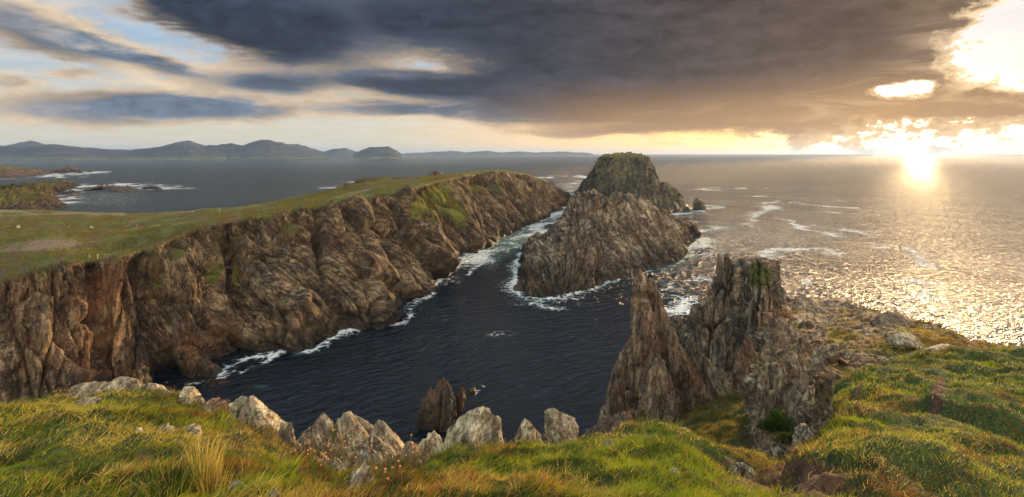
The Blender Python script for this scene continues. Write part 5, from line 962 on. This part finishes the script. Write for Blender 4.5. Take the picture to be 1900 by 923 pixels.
# ------------------------------------------------------------------ hills across the bay
def hill_mat():
    m, k, bs, out = new_mat('haze-blue heather hills'); pos = k.node('ShaderNodeNewGeometry').outputs['Position']
    c = k.mix(k.ss(k.noise(pos, .006, 6, .65), .4, .6), (.018, .024, .032), (.045, .05, .055)); pz = k.sep(pos)[2]  # bluish base: distance haze painted into the hill colour
    c = k.mix(k.m('MULTIPLY', k.ss(pz, 45., 8.), k.ss(k.noise(pos, .02, 4, .7), .45, .6)), c, (.12, .15, .06))
    k._in(bs.inputs['Base Color'], c); bs.inputs['Roughness'].default_value = 1.; k._in(bs.inputs['Normal'], k.bump(k.noise(pos, .012, 7, .7), 1., 30.)); return m
M_hill = hill_mat()
def hills(sky, D, depth, seed, rough=.06):
    """skyline pixels at distance D; slopes run down to the water in front and behind"""
    st = np.array(sky, float); n = 260; xs = np.linspace(st[0, 0], st[-1, 0], n); ys = np.interp(xs, st[:, 0], st[:, 1])
    ys = np.convolve(np.pad(ys, 1, 'edge'), np.ones(3) / 3, 'valid') + .5 * vnoise(np.stack([xs / 9, xs * 0, xs * 0 + seed], 1), seed)
    ridge = np.array([P(a, c, D) for a, c in zip(xs, ys)]); ridge[:, 2] = np.maximum(ridge[:, 2], 1) * .92
    s = np.concatenate([np.linspace(-1, 0, 26), np.linspace(0, 1, 14)[1:]]); G = ridge[None] * np.ones((len(s), 1, 1)); sc = (1 + s * depth / D)[:, None]
    G[..., 0] *= sc; G[..., 1] *= sc; prof = (1 - np.abs(s)) ** 1.15; G[..., 2] = ridge[None, :, 2] * prof[:, None] - 4 * (np.abs(s) > .98)[:, None]
    p = G.reshape(-1, 3); p[:, 2] += (p[:, 2] > 2) * p[:, 2] * rough * 4 * ridged(p / (depth * .45), 4, seed) * (np.abs(np.repeat(s, n)) > .04) * .5
    return grid_obj('hills', p.reshape(G.shape), {}, M_hill, smooth=True, kind='structure')
hills([(-500, 268), (-300, 262), (-100, 268), (0, 271), (60, 270), (95, 267), (130, 269), (170, 275), (215, 279), (260, 276), (300, 272), (325, 268), (350, 267), (372, 272), (395, 280), (420, 285)], 5200, 900, 3)
hills([(-400, 272), (-60, 272), (0, 273), (30, 266), (58, 261), (85, 268), (105, 266), (130, 270), (190, 276), (240, 277), (290, 272), (330, 264), (350, 262), (370, 267), (400, 276), (430, 284)], 7600, 1200, 5)
hills([(350, 284), (375, 273), (405, 268), (430, 264), (450, 268), (470, 261), (485, 258), (500, 260), (515, 264), (535, 270), (560, 276), (590, 282), (610, 285)], 6000, 900, 9)
hills([(480, 284), (515, 268), (535, 267), (555, 268), (580, 275), (600, 281), (640, 274), (660, 280), (690, 284)], 8200, 900, 15)
hills([(655, 285), (670, 279), (685, 273), (700, 272), (720, 273), (735, 279), (745, 285)], 5600, 600, 21)
hills([(745, 285), (800, 282), (835, 280), (860, 282), (885, 281), (905, 279), (930, 283), (960, 281), (1000, 283), (1050, 281), (1080, 283), (1100, 285.5)], 10500, 900, 25)
mound('islet', [(262, 290.6), (275, 290.8), (285, 290.6), (275, 290.2)], 32, M_hill, 60, 16, 3, 3, (60, 30, 20), seed=3, label='tiny dark flat islet on the water below the distant hills', category='islet')

# ------------------------------------------------------------------ haze over the bay
def haze():
    x0, x1, y0, y1, z0, z1 = -42000, 42000, -42000, 42000, -8, 275
    v = np.array([(x, y, z) for z in (z0, z1) for y in (y0, y1) for x in (x0, x1)], float)
    f = [(0, 2, 3, 1), (4, 5, 7, 6), (0, 1, 5, 4), (2, 6, 7, 3), (0, 4, 6, 2), (1, 3, 7, 5)]
    m = bpy.data.materials.new('haze'); m.use_nodes = True; m.node_tree.nodes.clear(); k = NB(m.node_tree)
    vo = k.node('ShaderNodeVolumePrincipled'); vo.inputs['Color'].default_value = (.42, .63, 1, 1); vo.inputs['Density'].default_value = HAZE; vo.inputs['Anisotropy'].default_value = .35
    out = k.node('ShaderNodeOutputMaterial'); k.l.new(vo.outputs[0], out.inputs['Volume'])
    obj('haze', mk_mesh('haze', v, np.array(f).ravel(), np.full(6, 4), None, m), None, kind='stuff', label='thin sea haze over the bay', category='haze')
HAZE = 3.6e-5
haze()
